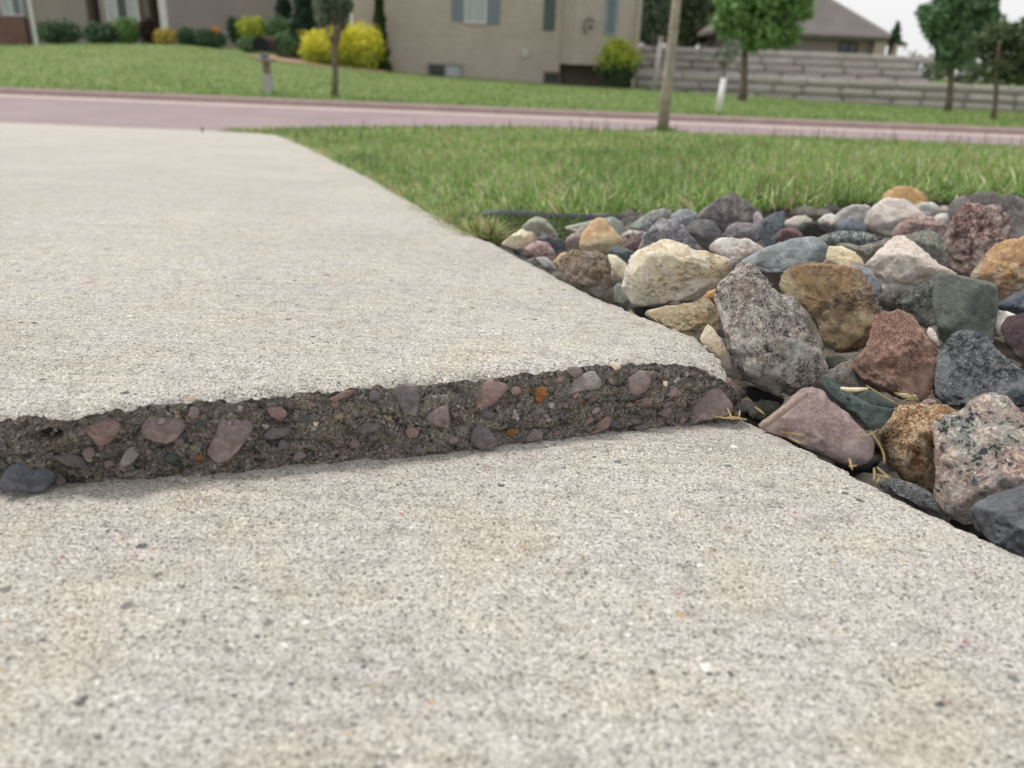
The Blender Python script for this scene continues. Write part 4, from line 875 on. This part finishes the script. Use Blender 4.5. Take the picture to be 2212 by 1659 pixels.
# young trees across the street
def gpt(u, v, Y): return at(u, v, Y)
b = gpt(1432, 268, 8.0); t = gpt(1462, -14, 8.0); up = t+(t-b)*1.9
L = [(up[0]+dx, up[1]+dy, up[2]+.5+dz, .9, .9, .8) for dx, dy, dz in ((0,0,.6),(.7,.2,0),(-.7,-.1,.1),(.1,.7,.3),(0,-.6,.2))]
tr_ = tree('boulevard_tree', (b[0], 8.0, lawn_z(np.array([b[0]]), np.array([8.0]))[0]), up, .046, .030, L, M_MD, 'slim pale tree trunk at the far edge of the near lawn', 7000, .05, M_BARK2)
kn = at(1452, 78, 7.97); mbk = MB().tube([at(1456, 82, 7.98), kn, at(1446, 70, 7.95)], [.02, .016, .008], 6); mbk.build('branch_stub', M_BARK2, tr_, True)
n = 900; aa = rng.uniform(0, 6.28, n); rr = np.abs(rng.normal(0, .13, n)); x_ = b[0]+rr*np.cos(aa); y_ = 7.95+rr*np.sin(aa)*.7
gm = grass_mesh('grass_clump', x_, y_, lawn_z(x_, y_), rng.uniform(.05, .12, n)*np.exp(-rr*2), np.full(n, .006), tints(n, x_, y_, .05)*.75, .5)
tag(link('grass_clump', gm, M_GRASS), 'longer grass growing around the foot of the slim trunk', 'grass', kind='stuff')

b = gpt(722, 206, 13.3); t = gpt(727, 62, 13.3)
tree('young_tree', (b[0], 13.3, far_z(b[0], 13.3)), t, .05, .035, lobes_from(672, 768, -75, 68, 13.3, 6, .4, 3), M_GG, 'young grey-green tree in front of the yellow shrub across the street', 4200, .04)
b = gpt(1606, 207, 20); t = gpt(1612, 40, 20)
tree('maple_tree', (b[0], 20, far_z(b[0], 20)), t, .09, .06, lobes_from(1524, 1768, -110, 130, 20, 16, .30, 5), M_MD, 'round green maple tree in front of the stone retaining wall', 9500, .085)
b = gpt(2050, 236, 21); t = gpt(2062, 60, 21)
tree('maple_tree', (b[0], 21, far_z(b[0], 21)), t, .08, .05, lobes_from(1985, 2165, -100, 172, 21, 18, .26, 8), M_DK2, 'darker green tree standing against the pale sky at the right', 7500, .09)
b = gpt(2146, 262, 15.4); t = gpt(2158, 90, 15.4)
tree('crab_tree', (b[0], 15.4, far_z(b[0], 15.4)), t, .045, .03, lobes_from(2124, 2300, 20, 188, 15.4, 8, .42, 9), M_OL, 'olive brown small-leaved tree at the far right', 9000, .05)
# wrapped sapling
b = gpt(1550, 240, 13.25); k = gpt(1563, 168, 13.25); t = gpt(1574, 100, 13.25)
sp = tree('sapling', (b[0], 13.25, far_z(b[0], 13.25)), t, .016, .010, lobes_from(1530, 1612, 80, 150, 13.25, 4, .4, 4), M_GG, 'thin sapling with a white guard around its stem', 260, .035)
MB().tube([(b[0], 13.21, far_z(b[0], 13.21)), tuple(k-np.array([0, .04, 0]))], [.05, .045], 10).build('stem_guard', plain('white_plastic', 'e6e6e2', .5, .05), sp, True)
# marker stake at right
b = gpt(2156, 306, 7.2); t = gpt(2156, 281, 7.2)
# evergreens
G1 = 'clipped and round shrubs along the left house'
for (nm, u0, u1, v0, v1, Y_, m_, lb, nn, lo) in [
 ('shrub', 84, 174, 47, 99, 27.3, M_DK, 'wide dark evergreen shrub, leftmost along the left house', 2600, 2),
 ('shrub', 183, 262, 52, 97, 27.2, M_DK, 'wide dark evergreen shrub under the white-trimmed window', 2600, 2),
 ('shrub', 250, 304, 38, 95, 27.4, M_MD, 'brighter green shrub beside the brown entry post', 1800, 2),
 ('shrub', 383, 436, 64, 102, 27.2, M_DK, 'low dark green shrub right of the yellow flowers', 1500, 1),
 ('shrub', 424, 492, 66, 104, 27.1, M_DK, 'low dark green shrub with an orange flower above it', 1700, 2),
 ('shrub', 492, 530, 42, 92, 27.9, M_DK, 'upright dark shrub left of the lime shrub', 1500, 1),
 ('shrub', 513, 582, 38, 84, 27.6, M_YG, 'lime yellow spiky shrub behind the round green ones', 1800, 2),
 ('shrub', 572, 640, 38, 88, 27.6, M_DK2, 'large round green shrub right of the lime shrub', 2200, 1),
 ('shrub', 515, 562, 80, 110, 26.8, M_DK2, 'small round green shrub left of the mailbox', 1300, 1),
 ('shrub', 588, 640, 73, 124, 26.7, M_DK2, 'round ball shrub right of the mailbox', 2000, 1)]:
    shrub(nm, u0, u1, v0, v1, Y_, m_, lb, n=nn, lobes=lo, group=G1)
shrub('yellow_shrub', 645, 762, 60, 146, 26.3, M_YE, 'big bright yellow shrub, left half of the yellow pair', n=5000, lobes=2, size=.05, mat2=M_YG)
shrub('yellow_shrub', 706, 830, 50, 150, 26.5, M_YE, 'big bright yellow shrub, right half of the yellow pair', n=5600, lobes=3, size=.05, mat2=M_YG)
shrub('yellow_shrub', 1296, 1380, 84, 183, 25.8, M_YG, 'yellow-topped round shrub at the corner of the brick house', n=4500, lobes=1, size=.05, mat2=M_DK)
shrub('flower_shrub', 334, 384, 62, 98, 27.0, leaf_mat('gold_flower', (.35,.27,.05), (.55,.45,.10), 9), 'patch of yellow flowers beside the entry', 'flowers', n=900, lobes=2, size=.04)
shrub('flower_shrub', 458, 476, 58, 72, 27.0, leaf_mat('orange_flower', (.7,.3,.05), (.8,.4,.1), 9), 'single orange flower head above the low shrub', 'flowers', n=160, lobes=1, size=.035)
shrub('entry_plant', 308, 342, 40, 96, 27.4, leaf_mat('maroon_leaf', (.035,.02,.02), (.07,.04,.035)), 'dark maroon plant at the entry of the left house', 'plant', n=1500, lobes=1)
conifer('arborvitae', 585, 640, -60, 105, 28.2, M_CON2, 'tall dark evergreen, left of the tall pair between the houses', group='tall evergreens between the houses')
conifer('arborvitae', 622, 690, -90, 122, 27.6, M_CON2, 'tall dark evergreen, right of the tall pair between the houses', 6500, group='tall evergreens between the houses')
conifer('arborvitae', 796, 844, -50, 152, 26.9, leaf_mat('juniper', (.03,.06,.02), (.07,.10,.035)), 'narrow green column shrub at the left corner of the brick house', 5000, .06)
for (u0, u1, v0, v1, Y_, lb, m_) in [(1372,1452,-70,125,44,'pale blue-green distant tree beside the house corner',M_GG),(1430,1545,-90,128,48,'broad dim green distant tree behind the slim trunk',M_OL),(1500,1590,-40,130,52,'dim distant tree left of the round maple',M_OL)]:
    b_ = at((u0+u1)/2, 100, Y_); t_2 = at((u0+u1)/2, 10, Y_)
    tree('distant_tree', (b_[0], Y_, .5), tuple(t_2), .2, .1, lobes_from(u0, u1, v0, v1, Y_, 9, .42, u0), m_, lb, 7000, .16)
x0, x1, zt, zb = span(1990, 2500, 132, 186, 31); hr = empty('hedge', ((x0+x1)/2, 31, zb), 'long dim hedge on the terrace behind the right-hand trees', 'hedge')
leaves('foliage', blob_pts([(x0+(x1-x0)*k/6, 31, (zt+zb)/2, (x1-x0)/9, .8, (zt-zb)*.55) for k in range(7)], 7000), .08, M_OL, hr)
x0, x1, zt, zb = span(1960, 1988, 84, 130, 34)
conifer('yucca_tree', 1922, 1950, 48, 92, 43, M_DK, 'small dark treetop beside the grey roof', 700, .12)
# retaining walls
def stone_mat(name, c1, c2):
    a = NM(name); n1 = a.noise(1.2, 6, .65); n2 = a.noise(22, 5, .7); c = a.ramp(n1.outputs[0], [(.3, c1), (.7, c2)])
    c = a.mix(.7, c, a.ramp(n2.outputs[0], [(.3, (.62,.62,.62)), (.6, (1.08,1.08,1.08))]), 'MULTIPLY'); return a.done(c, a.bump(n2.outputs[0], .03), .95, .15)
M_ST1 = stone_mat('wall_stone_light', 'a39d99', 'c2bcb7'); M_ST2 = stone_mat('wall_stone_dark', '9a9490', 'b5afaa'); M_ST3 = stone_mat('wall_stone_mid', '9b958f', 'bab4ad')
stone_me = {}
def stone_mesh(w_, h_, d_, mat, k):
    key = (k, mat.name)
    if key not in stone_me:
        V, Fc = ico(2); P = np.sign(V)*np.abs(V)**.18; P = P*(1+.05*vnoise(V*2+k*5, 9))[:, None]; P = P/np.abs(P).max(0)
        me = npmesh('stone', P*.5, Fc); me.materials.append(mat); stone_me[key] = me
    return stone_me[key]
def stone_wall(x0, x1, y_, z0, z1, rows, bw, label, y_r=None, ramp_=None):
    y_r = y_ if y_r is None else y_r
    root = empty('retaining_wall', ((x0+x1)/2, (y_+y_r)/2, z0), label, 'retaining wall', 'tiers of the stone retaining wall')
    rh = (z1-z0)/rows; cnt = 0
    MB().prism([(x0, y_+.06), (x1, y_r+.06), (x1, y_r+.6), (x0, y_+.6)], z0-.2, z1-.05).build('wall_core', M_ST2, root)
    for r_ in range(rows):
        x = x0-(r_ % 2)*bw*.45
        while x < x1:
            w_ = bw*rng.uniform(.7, 1.35); m_ = [M_ST1, M_ST1, M_ST3, M_ST2][rng.integers(0, 4)]
            o = bpy.data.objects.new('stone', stone_mesh(1, 1, 1, m_, int(rng.integers(0, 5)))); COL.objects.link(o); o.parent = root
            t_ = (x+w_/2-x0)/(x1-x0); yy_ = y_+(y_r-y_)*t_
            o.location = Vector((x+w_/2, yy_+rng.uniform(0, .02)+.12+r_*.03, z0+(r_+.5)*rh)) - root.location
            o.scale = (w_*1.0, .42, rh*1.0); o.rotation_euler = (0, 0, math.atan2(y_r-y_, x1-x0)); x += w_; cnt += 1
    return cnt
xa = at(1375, 170, 27.4)[0]; xb = at(2300, 200, 25.5)[0]
stone_wall(xa, xb, 27.2, -1.0, .02, 4, 1.1, 'lower tier of the grey stone retaining wall behind the far lawn', 25.5)
xa2 = at(1375, 120, 30)[0]; xb2 = at(1985, 130, 29)[0]
stone_wall(xa2, xb2, 29.6, -.1, .82, 4, 1.2, 'upper tier of the grey stone retaining wall below the grey roofed house', 29.0)
tf = MB().prism([(xa, 27.6), (xb, 25.9), (xb, 34), (xa, 34)], -1, -.06).build('terrace', M_ST3); tag(tf, 'terrace between the two wall tiers', kind='structure')
tf = MB().prism([(xa2, 30.0), (xb2, 29.4), (xb2+3, 80), (xa2, 80)], -1, .77).build('terrace', plain('mulch', '6f6a60', .95, .25, 2)); tag(tf, 'raised ground behind the upper wall tier', kind='structure')
# white post beside the brick house
b = at(1412, 190, 25.6); t = at(1428, 83, 25.6)
pr = empty('white_post', (b[0], 25.6, b[2]), 'pale grey post standing left of the slim trunk', 'post')
MB().tube([tuple(b-np.array([0, 0, .3])), tuple(t)], .06, 12).build('post_shaft', plain('painted_white', 'aeaaa6', .6, .06), pr, True)
MB().tube([tuple(t), tuple(t+np.array([0, 0, .05]))], .095, 12).build('post_cap', plain('painted_white_cap', 'a8a4a0', .6, .06), pr, True)

# ------------------------------------------------------------------ houses
def siding(name, c1, c2, lap=6.5, bump=.01, brick=False):
    a = NM(name); n1 = a.noise(.9, 6, .6); c = a.ramp(n1.outputs[0], [(.3, c1), (.7, c2)])
    if brick:
        mp = a.n('Mapping'); mp.inputs['Rotation'].default_value = (R(90), 0, 0); a.l(a.tc, mp.inputs[0])
        br = a.n('TexBrick'); br.inputs['Scale'].default_value = 2.4; br.inputs['Mortar Size'].default_value = .03; br.inputs['Color1'].default_value = (1, 1, 1, 1); br.inputs['Color2'].default_value = (.78, .74, .72, 1); br.inputs['Mortar'].default_value = (.82, .82, .82, 1)
        a.l(mp.outputs[0], br.inputs[0]); c = a.mix(.5, c, br.outputs[0], 'MULTIPLY'); return a.done(c, a.bump(br.outputs['Fac'], -.008), .9, .15)
    wv = a.n('TexWave', bands_direction='Z', wave_profile='SAW'); wv.inputs['Scale'].default_value = lap/3.2; a.l(a.tc, wv.inputs[0])
    c = a.mix(.12, c, wv.outputs[0], 'MULTIPLY'); return a.done(c, a.bump(wv.outputs[0], bump), .8, .2)
M_BRK = siding('tan_brick', 'b2a89d', 'c0b6ac', brick=True); M_SID = siding('taupe_siding', '918884', '9f9691'); M_TRIM = plain('house_trim', 'd2d0cc', .6, .05)
M_GLS = plain('window_glass', '5a6a74', .12, .2, 2, .6); M_GLD = plain('dark_glass', '30383c', .12, .2, 2, .6); M_GLL = plain('curtained_glass', 'a2aaae', .2, .12, 4, .5)
M_SHU = plain('blue_grey_shutter', '7b8590', .6, .06); M_SHG = plain('green_grey_shutter', '56625f', .6, .06); M_ROOF = siding('grey_shingles', '6b6664', '7c7674', 14, .02); M_DARK = plain('dark_brown', '4a403b', .8, .1)
M_FND = plain('foundation', '6c625a', .9, .15, 3)
def window(root, u0, u1, v0, v1, Y, panes, frame=M_TRIM, depth=.06):
    x0, x1, zt, zb = span(u0, u1, v0, v1, Y); fw = .05
    mb = MB(); mb.box(x0, x1, Y-depth, Y, zb, zb+fw); mb.box(x0, x1, Y-depth, Y, zt-fw, zt); mb.box(x0, x0+fw, Y-depth, Y, zb+fw, zt-fw); mb.box(x1-fw, x1, Y-depth, Y, zb+fw, zt-fw)
    k = len(panes)
    for i in range(1, k): xm = x0+(x1-x0)*i/k; mb.box(xm-.02, xm+.02, Y-depth+.005, Y, zb+fw, zt-fw)
    f = mb.build('window', frame, root)
    for i, pm in enumerate(panes):
        a_, b_ = x0+(x1-x0)*i/k+.03, x0+(x1-x0)*(i+1)/k-.03
        MB().box(a_, b_, Y-.02, Y-.004, zb+fw, zt-fw).build('pane', pm, f)
    return f
def shutter(root, u0, u1, v0, v1, Y, mat):
    x0, x1, zt, zb = span(u0, u1, v0, v1, Y); mb = MB().box(x0, x1, Y-.03, Y-.002, zb, zt); n_ = 14
    for i in range(n_): z_ = zb+.06+(zt-zb-.12)*i/n_; mb.box(x0+.04, x1-.04, Y-.045, Y-.03, z_, z_+(zt-zb)/n_*.55)
    mb.build('shutter', mat, root)
# brick house
YB = 27.6
x0 = at(762, 100, YB)[0]; xk = at(1211, 100, YB)[0]; xm = at(1239, 100, YB-.55)[0]; x1 = at(1380, 100, YB-.55)[0]
hb = empty('brick_house', ((x0+x1)/2, YB, -.8), 'tan brick house with blue-grey shutters and a projecting right bay', 'house')
MB().prism([(x0, YB), (xk, YB), (xk+.02, YB+9), (x0, YB+9)], -1.1, 5.2).build('wall', M_BRK, hb)
zbb = at(1290, 141, YB-.55)[2]
MB().prism([(xk+.01, YB-.002), (xm, YB-.55), (x1, YB-.55), (x1, YB+9), (xk+.03, YB+9)], zbb, 5.2).build('bay_wall', M_BRK, hb)
MB().box(xk+.04, x1-.15, YB+.35, YB+8.8, -1.1, zbb).build('foundation', M_FND, hb)
mb = MB(); ov = .5
mb.add([(x0-ov, YB-.55-ov, 5.2), (x1+ov, YB-.55-ov, 5.2), (x1+ov, YB+9+ov, 5.2), (x0-ov, YB+9+ov, 5.2), (x0+4.5, YB+4.3, 7.8), (x1-4.5, YB+4.3, 7.8)], [(0,1,5,4),(1,2,5),(2,3,4,5),(3,0,4),(3,2,1,0)]).build('roof', M_ROOF, hb)
window(hb, 1004, 1052, -70, 51, YB, [M_GLL, M_GLL]); shutter(hb, 976, 1005, -70, 46, YB, M_SHU); shutter(hb, 1052, 1081, -70, 53, YB, M_SHU)
shutter(hb, 1176, 1201, -70, 66, YB, M_SHG)
window(hb, 1310, 1335, -70, 76, YB-.55, [M_GLS], plain('blue_trim', '8796a4', .6, .06))
for (a_, b_, c_, d_, pn) in ((924, 999, 137, 168, [M_GLD, M_GLL]),):
    window(hb, a_, b_, c_, d_, YB, pn, plain('basement_trim', '8a8680', .7, .06))
window(hb, 1174, 1210, 155, 181, YB, [M_GLD], M_FND)
# dryer vent, meter
x_, _, z_ = at(1135, 116, YB); MB().tube([(x_, YB-.002, z_), (x_, YB-.09, z_)], [.1, .1], 16).tube([(x_, YB-.09, z_), (x_, YB-.11, z_-.01)], [.11, .08], 16).build('dryer_vent', M_TRIM, hb)
x_, _, z_ = at(1272, 58, YB-.55); mb = MB(); nn_ = 20
ring = [(x_+.17*math.cos(k*2*math.pi/nn_), YB-.68, z_+.22*math.sin(k*2*math.pi/nn_)) for k in range(nn_+1)]
mb.tube(ring[2:15], .03, 8).tube([(x_+.05, YB-.56, z_), (x_+.05, YB-.72, z_)], .06, 10).build('hose_reel', M_FND, hb, True)
xq = at(1384, 60, YB-.6)[0]; MB().box(x1-.14, x1-.03, YB-.66, YB-.552, -.7, 5.1).build('downspout', plain('downspout_paint', 'aaa196', .6, .05), hb)
# left house
YL = 30.5
P = lambda u, v=60, Y=YL: float(at(u, v, Y)[0])
hl = empty('left_house', (P(300), YL, 0), 'taupe siding house with white trimmed windows behind the shrubs', 'house')
MB().box(P(78), P(192), YL, YL+8, -.6, 5).build('wall', M_SID, hl)
MB().box(P(190, Y=YL+1.2), P(300, Y=YL+1.2), YL+1.2, YL+8, -.6, 5).build('recess_wall', M_DARK, hl)  # recess wall in a darker brown than the siding beside it
MB().box(P(221), P(300), YL-.0, YL+1.1, -.6, 5).build('bay_wall', M_SID, hl)
MB().box(P(300), P(318), YL+.3, YL+1.5, -.6, 5).build('post', plain('taupe_post', '857c70', .7, .1), hl)
MB().box(P(318), P(368), YL+1.6, YL+8, -.6, 5).build('entry_wall', M_SID, hl)
MB().box(P(366), P(660), YL, YL+8, -.9, 5).build('wall', M_SID, hl)
MB().box(P(348), P(365), YL-.02, YL+.25, -.6, 5).build('trim_post', M_TRIM, hl)
MB().box(P(70), P(77.5), YL-.03, YL+.2, -.6, 5).build('trim_post', M_TRIM, hl)
window(hl, 226, 296, -70, 46, YL, [M_GLL, M_GLD, M_GLL])
window(hl, 320, 346, -70, 42, YL+1.6, [M_GLL])
MB().box(P(-80), P(69.5), YL+.5, YL+8, -.6, 5).build('garage_wall', plain('grey_panel', '8e8d8b', .7, .08), hl)
window(hl, 0, 44, -70, 34, YL+.5, [M_GLL, M_GLS]); MB().box(P(-80), P(44), YL+.3, YL+.498, -.6, at(20, 36, YL)[2]).build('brick_base', siding('red_brown_brick', '6f5650', '826760', brick=True), hl)
MB().add([(P(-80)-.5, YL-.6, 5), (P(660)+.5, YL-.6, 5), (P(660)+.5, YL+8.5, 5), (P(-80)-.5, YL+8.5, 5), (P(-80)+4, YL+4, 7.4), (P(660)-4, YL+4, 7.4)], [(0,1,5,4),(1,2,5),(2,3,4,5),(3,0,4),(3,2,1,0)]).build('roof', M_ROOF, hl)
# grey roofed house on the terrace
YC = 42
A = at(1560, 75, YC); B = at(1917, 80, YC); C_ = at(1962, 91, 50); ze = B[2]
hc = empty('grey_roof_house', ((A[0]+B[0])/2, YC+2, .9), 'house with a broad grey hip roof above the retaining wall', 'house')
MB().prism([(A[0]+.6, YC+.6), (B[0]-.25, YC+.6), (B[0]+1.6, YC+6.5), (A[0]+.8, YC+8)], .5, ze-.12).build('wall', M_SID, hc)
pk = at(1690, -55, YC+6)
MB().add([(A[0]-.5, YC, ze), (B[0], YC, ze), (C_[0], 50, ze+.02), (A[0], 51, ze), (A[0]+3.4, YC+5, pk[2]), (pk[0], YC+5, pk[2]),
          (A[0]-.5, YC, ze-.16), (B[0], YC, ze-.16), (C_[0], 50, ze-.14), (A[0], 51, ze-.16)], [(0,1,5,4),(1,2,5),(2,3,4,5),(3,0,4),(0,6,7,1),(1,7,8,2),(2,8,9,3),(3,9,6,0),(9,8,7,6)]).build('roof', M_ROOF, hc)
xx_ = at(1845, 100, YC+.5)[0]; 
window(hc, 1812, 1852, 92, 121, YC+.58, [M_GLD, M_GLD], M_DARK)
MB().box(at(1893, 100, YC)[0], at(1918, 100, YC)[0], YC+.2, YC+.55, .6, ze-.17).build('column', plain('tan_column', 'b0a396', .8, .08), hc)
MB().box(at(1928, 100, YC+2)[0], at(1940, 100, YC+2)[0], YC+2, YC+2.5, .6, ze-.17).build('column', plain('tan_column', 'b0a396', .8, .08), hc)
MB().tube([at(1940, 70, YC+4)-np.array([0, 0, .4]), at(1937, 58, YC+4)], [.08, .08], 8).build('vent_pipe', M_DARK, hc)

# mailbox
YM = 13.3
b = at(574, 200, YM); zg = far_z(b[0], YM); mbx = empty('mailbox', (b[0], YM, zg), 'black mailbox on a wooden post with a white number plate across the street', 'mailbox')
x0, x1, zt, zb = span(557, 588, 80, 112, YM); cxm = (x0+x1)/2
prof = [(math.cos(t_)*.5, .5+.5*math.sin(t_)) for t_ in np.linspace(0, math.pi, 9)]
sec = [(x1, zb), (x1, zb+(zt-zb)*.55)]+[(cxm+(x1-x0)*p, zb+(zt-zb)*(.55+.45*(q-.5)*2)) for p, q in prof[1:-1]]+[(x0, zb+(zt-zb)*.55), (x0, zb)]
k = len(sec); mb = MB().add([(x, YM-.25, z) for x, z in sec]+[(x, YM+.22, z) for x, z in sec], [tuple(range(k))[::-1], tuple(range(k, 2*k))]+[(i, (i+1) % k, k+(i+1) % k, k+i) for i in range(k)])
mb.build('box', plain('black_metal', '16181c', .6, .1, 3, .2), mbx)
MB().box(x1, x1+.012, YM-.05, YM-.01, zt-.12, zt+.03).build('flag', plain('mailbox_flag', '8c2a22', .5, .05), mbx)
x0, x1, zt, zb = span(561, 586, 117, 129, YM)
pl_ = MB().box(x0, x1, YM-.075, YM-.06, zb, zt).build('number_plate', M_TRIM, mbx)
M_INK = plain('black_numerals', '202020', .6, .05)
SEG = {'1': 'bc', '3': 'abgcd', '0': 'abcdef', '8': 'abcdefg'}
for i, ch in enumerate('1303'):
    w_ = (x1-x0)*.15; cx_ = x0+(x1-x0)*(.17+.22*i); h_ = (zt-zb)*.66; cz_ = (zt+zb)/2; s_ = w_*.28; mbn = MB()
    sg = dict(a=(-w_/2, w_/2, h_/2-s_, h_/2), g=(-w_/2, w_/2, -s_/2, s_/2), d=(-w_/2, w_/2, -h_/2, -h_/2+s_), b=(w_/2-s_, w_/2, 0, h_/2), c=(w_/2-s_, w_/2, -h_/2, 0), f=(-w_/2, -w_/2+s_, 0, h_/2), e=(-w_/2, -w_/2+s_, -h_/2, 0))
    for j, q in enumerate(SEG[ch]): p_ = sg[q]; mbn.box(cx_+p_[0], cx_+p_[1], YM-.078-.0004*j, YM-.0745, cz_+p_[2], cz_+p_[3])
    mbn.build('numeral', M_INK, pl_)
MB().box(cxm-.05, cxm+.05, YM-.05, YM+.05, zg-.2, zb+.06).build('post', plain('weathered_post', '84776c', .9, .2, 12), mbx)
x0, x1, zt, zb2 = span(566, 582, 160, 200, YM)
MB().box(cxm-.062, cxm+.062, YM-.062, YM+.062, zg-.05, zt).build('post_sleeve', plain('pale_sleeve', 'a8a8a4', .7, .1, 6), mbx)
MB().box(cxm-.09, cxm+.09, YM-.2, YM+.2, zb-.001+.0-.03, zb+.0-.002).build('bracket', plain('weathered_bracket', '84776c', .9, .2, 12), mbx)
# dark leaf stem on the drive near the street
q_ = at(437, 287, 6.9); q_[2] = T+S*6.9
blade('dry_leaf', [tuple(q_), tuple(q_+np.array([.004, 0, .03])), tuple(q_+np.array([0, 0, .055]))], [.004, .012, .002], plain('grey_brown_leaf', '6c665f', .8), 'small dark leaf standing upright on the driveway near the street', 'leaf')
bpy.context.view_layer.update()
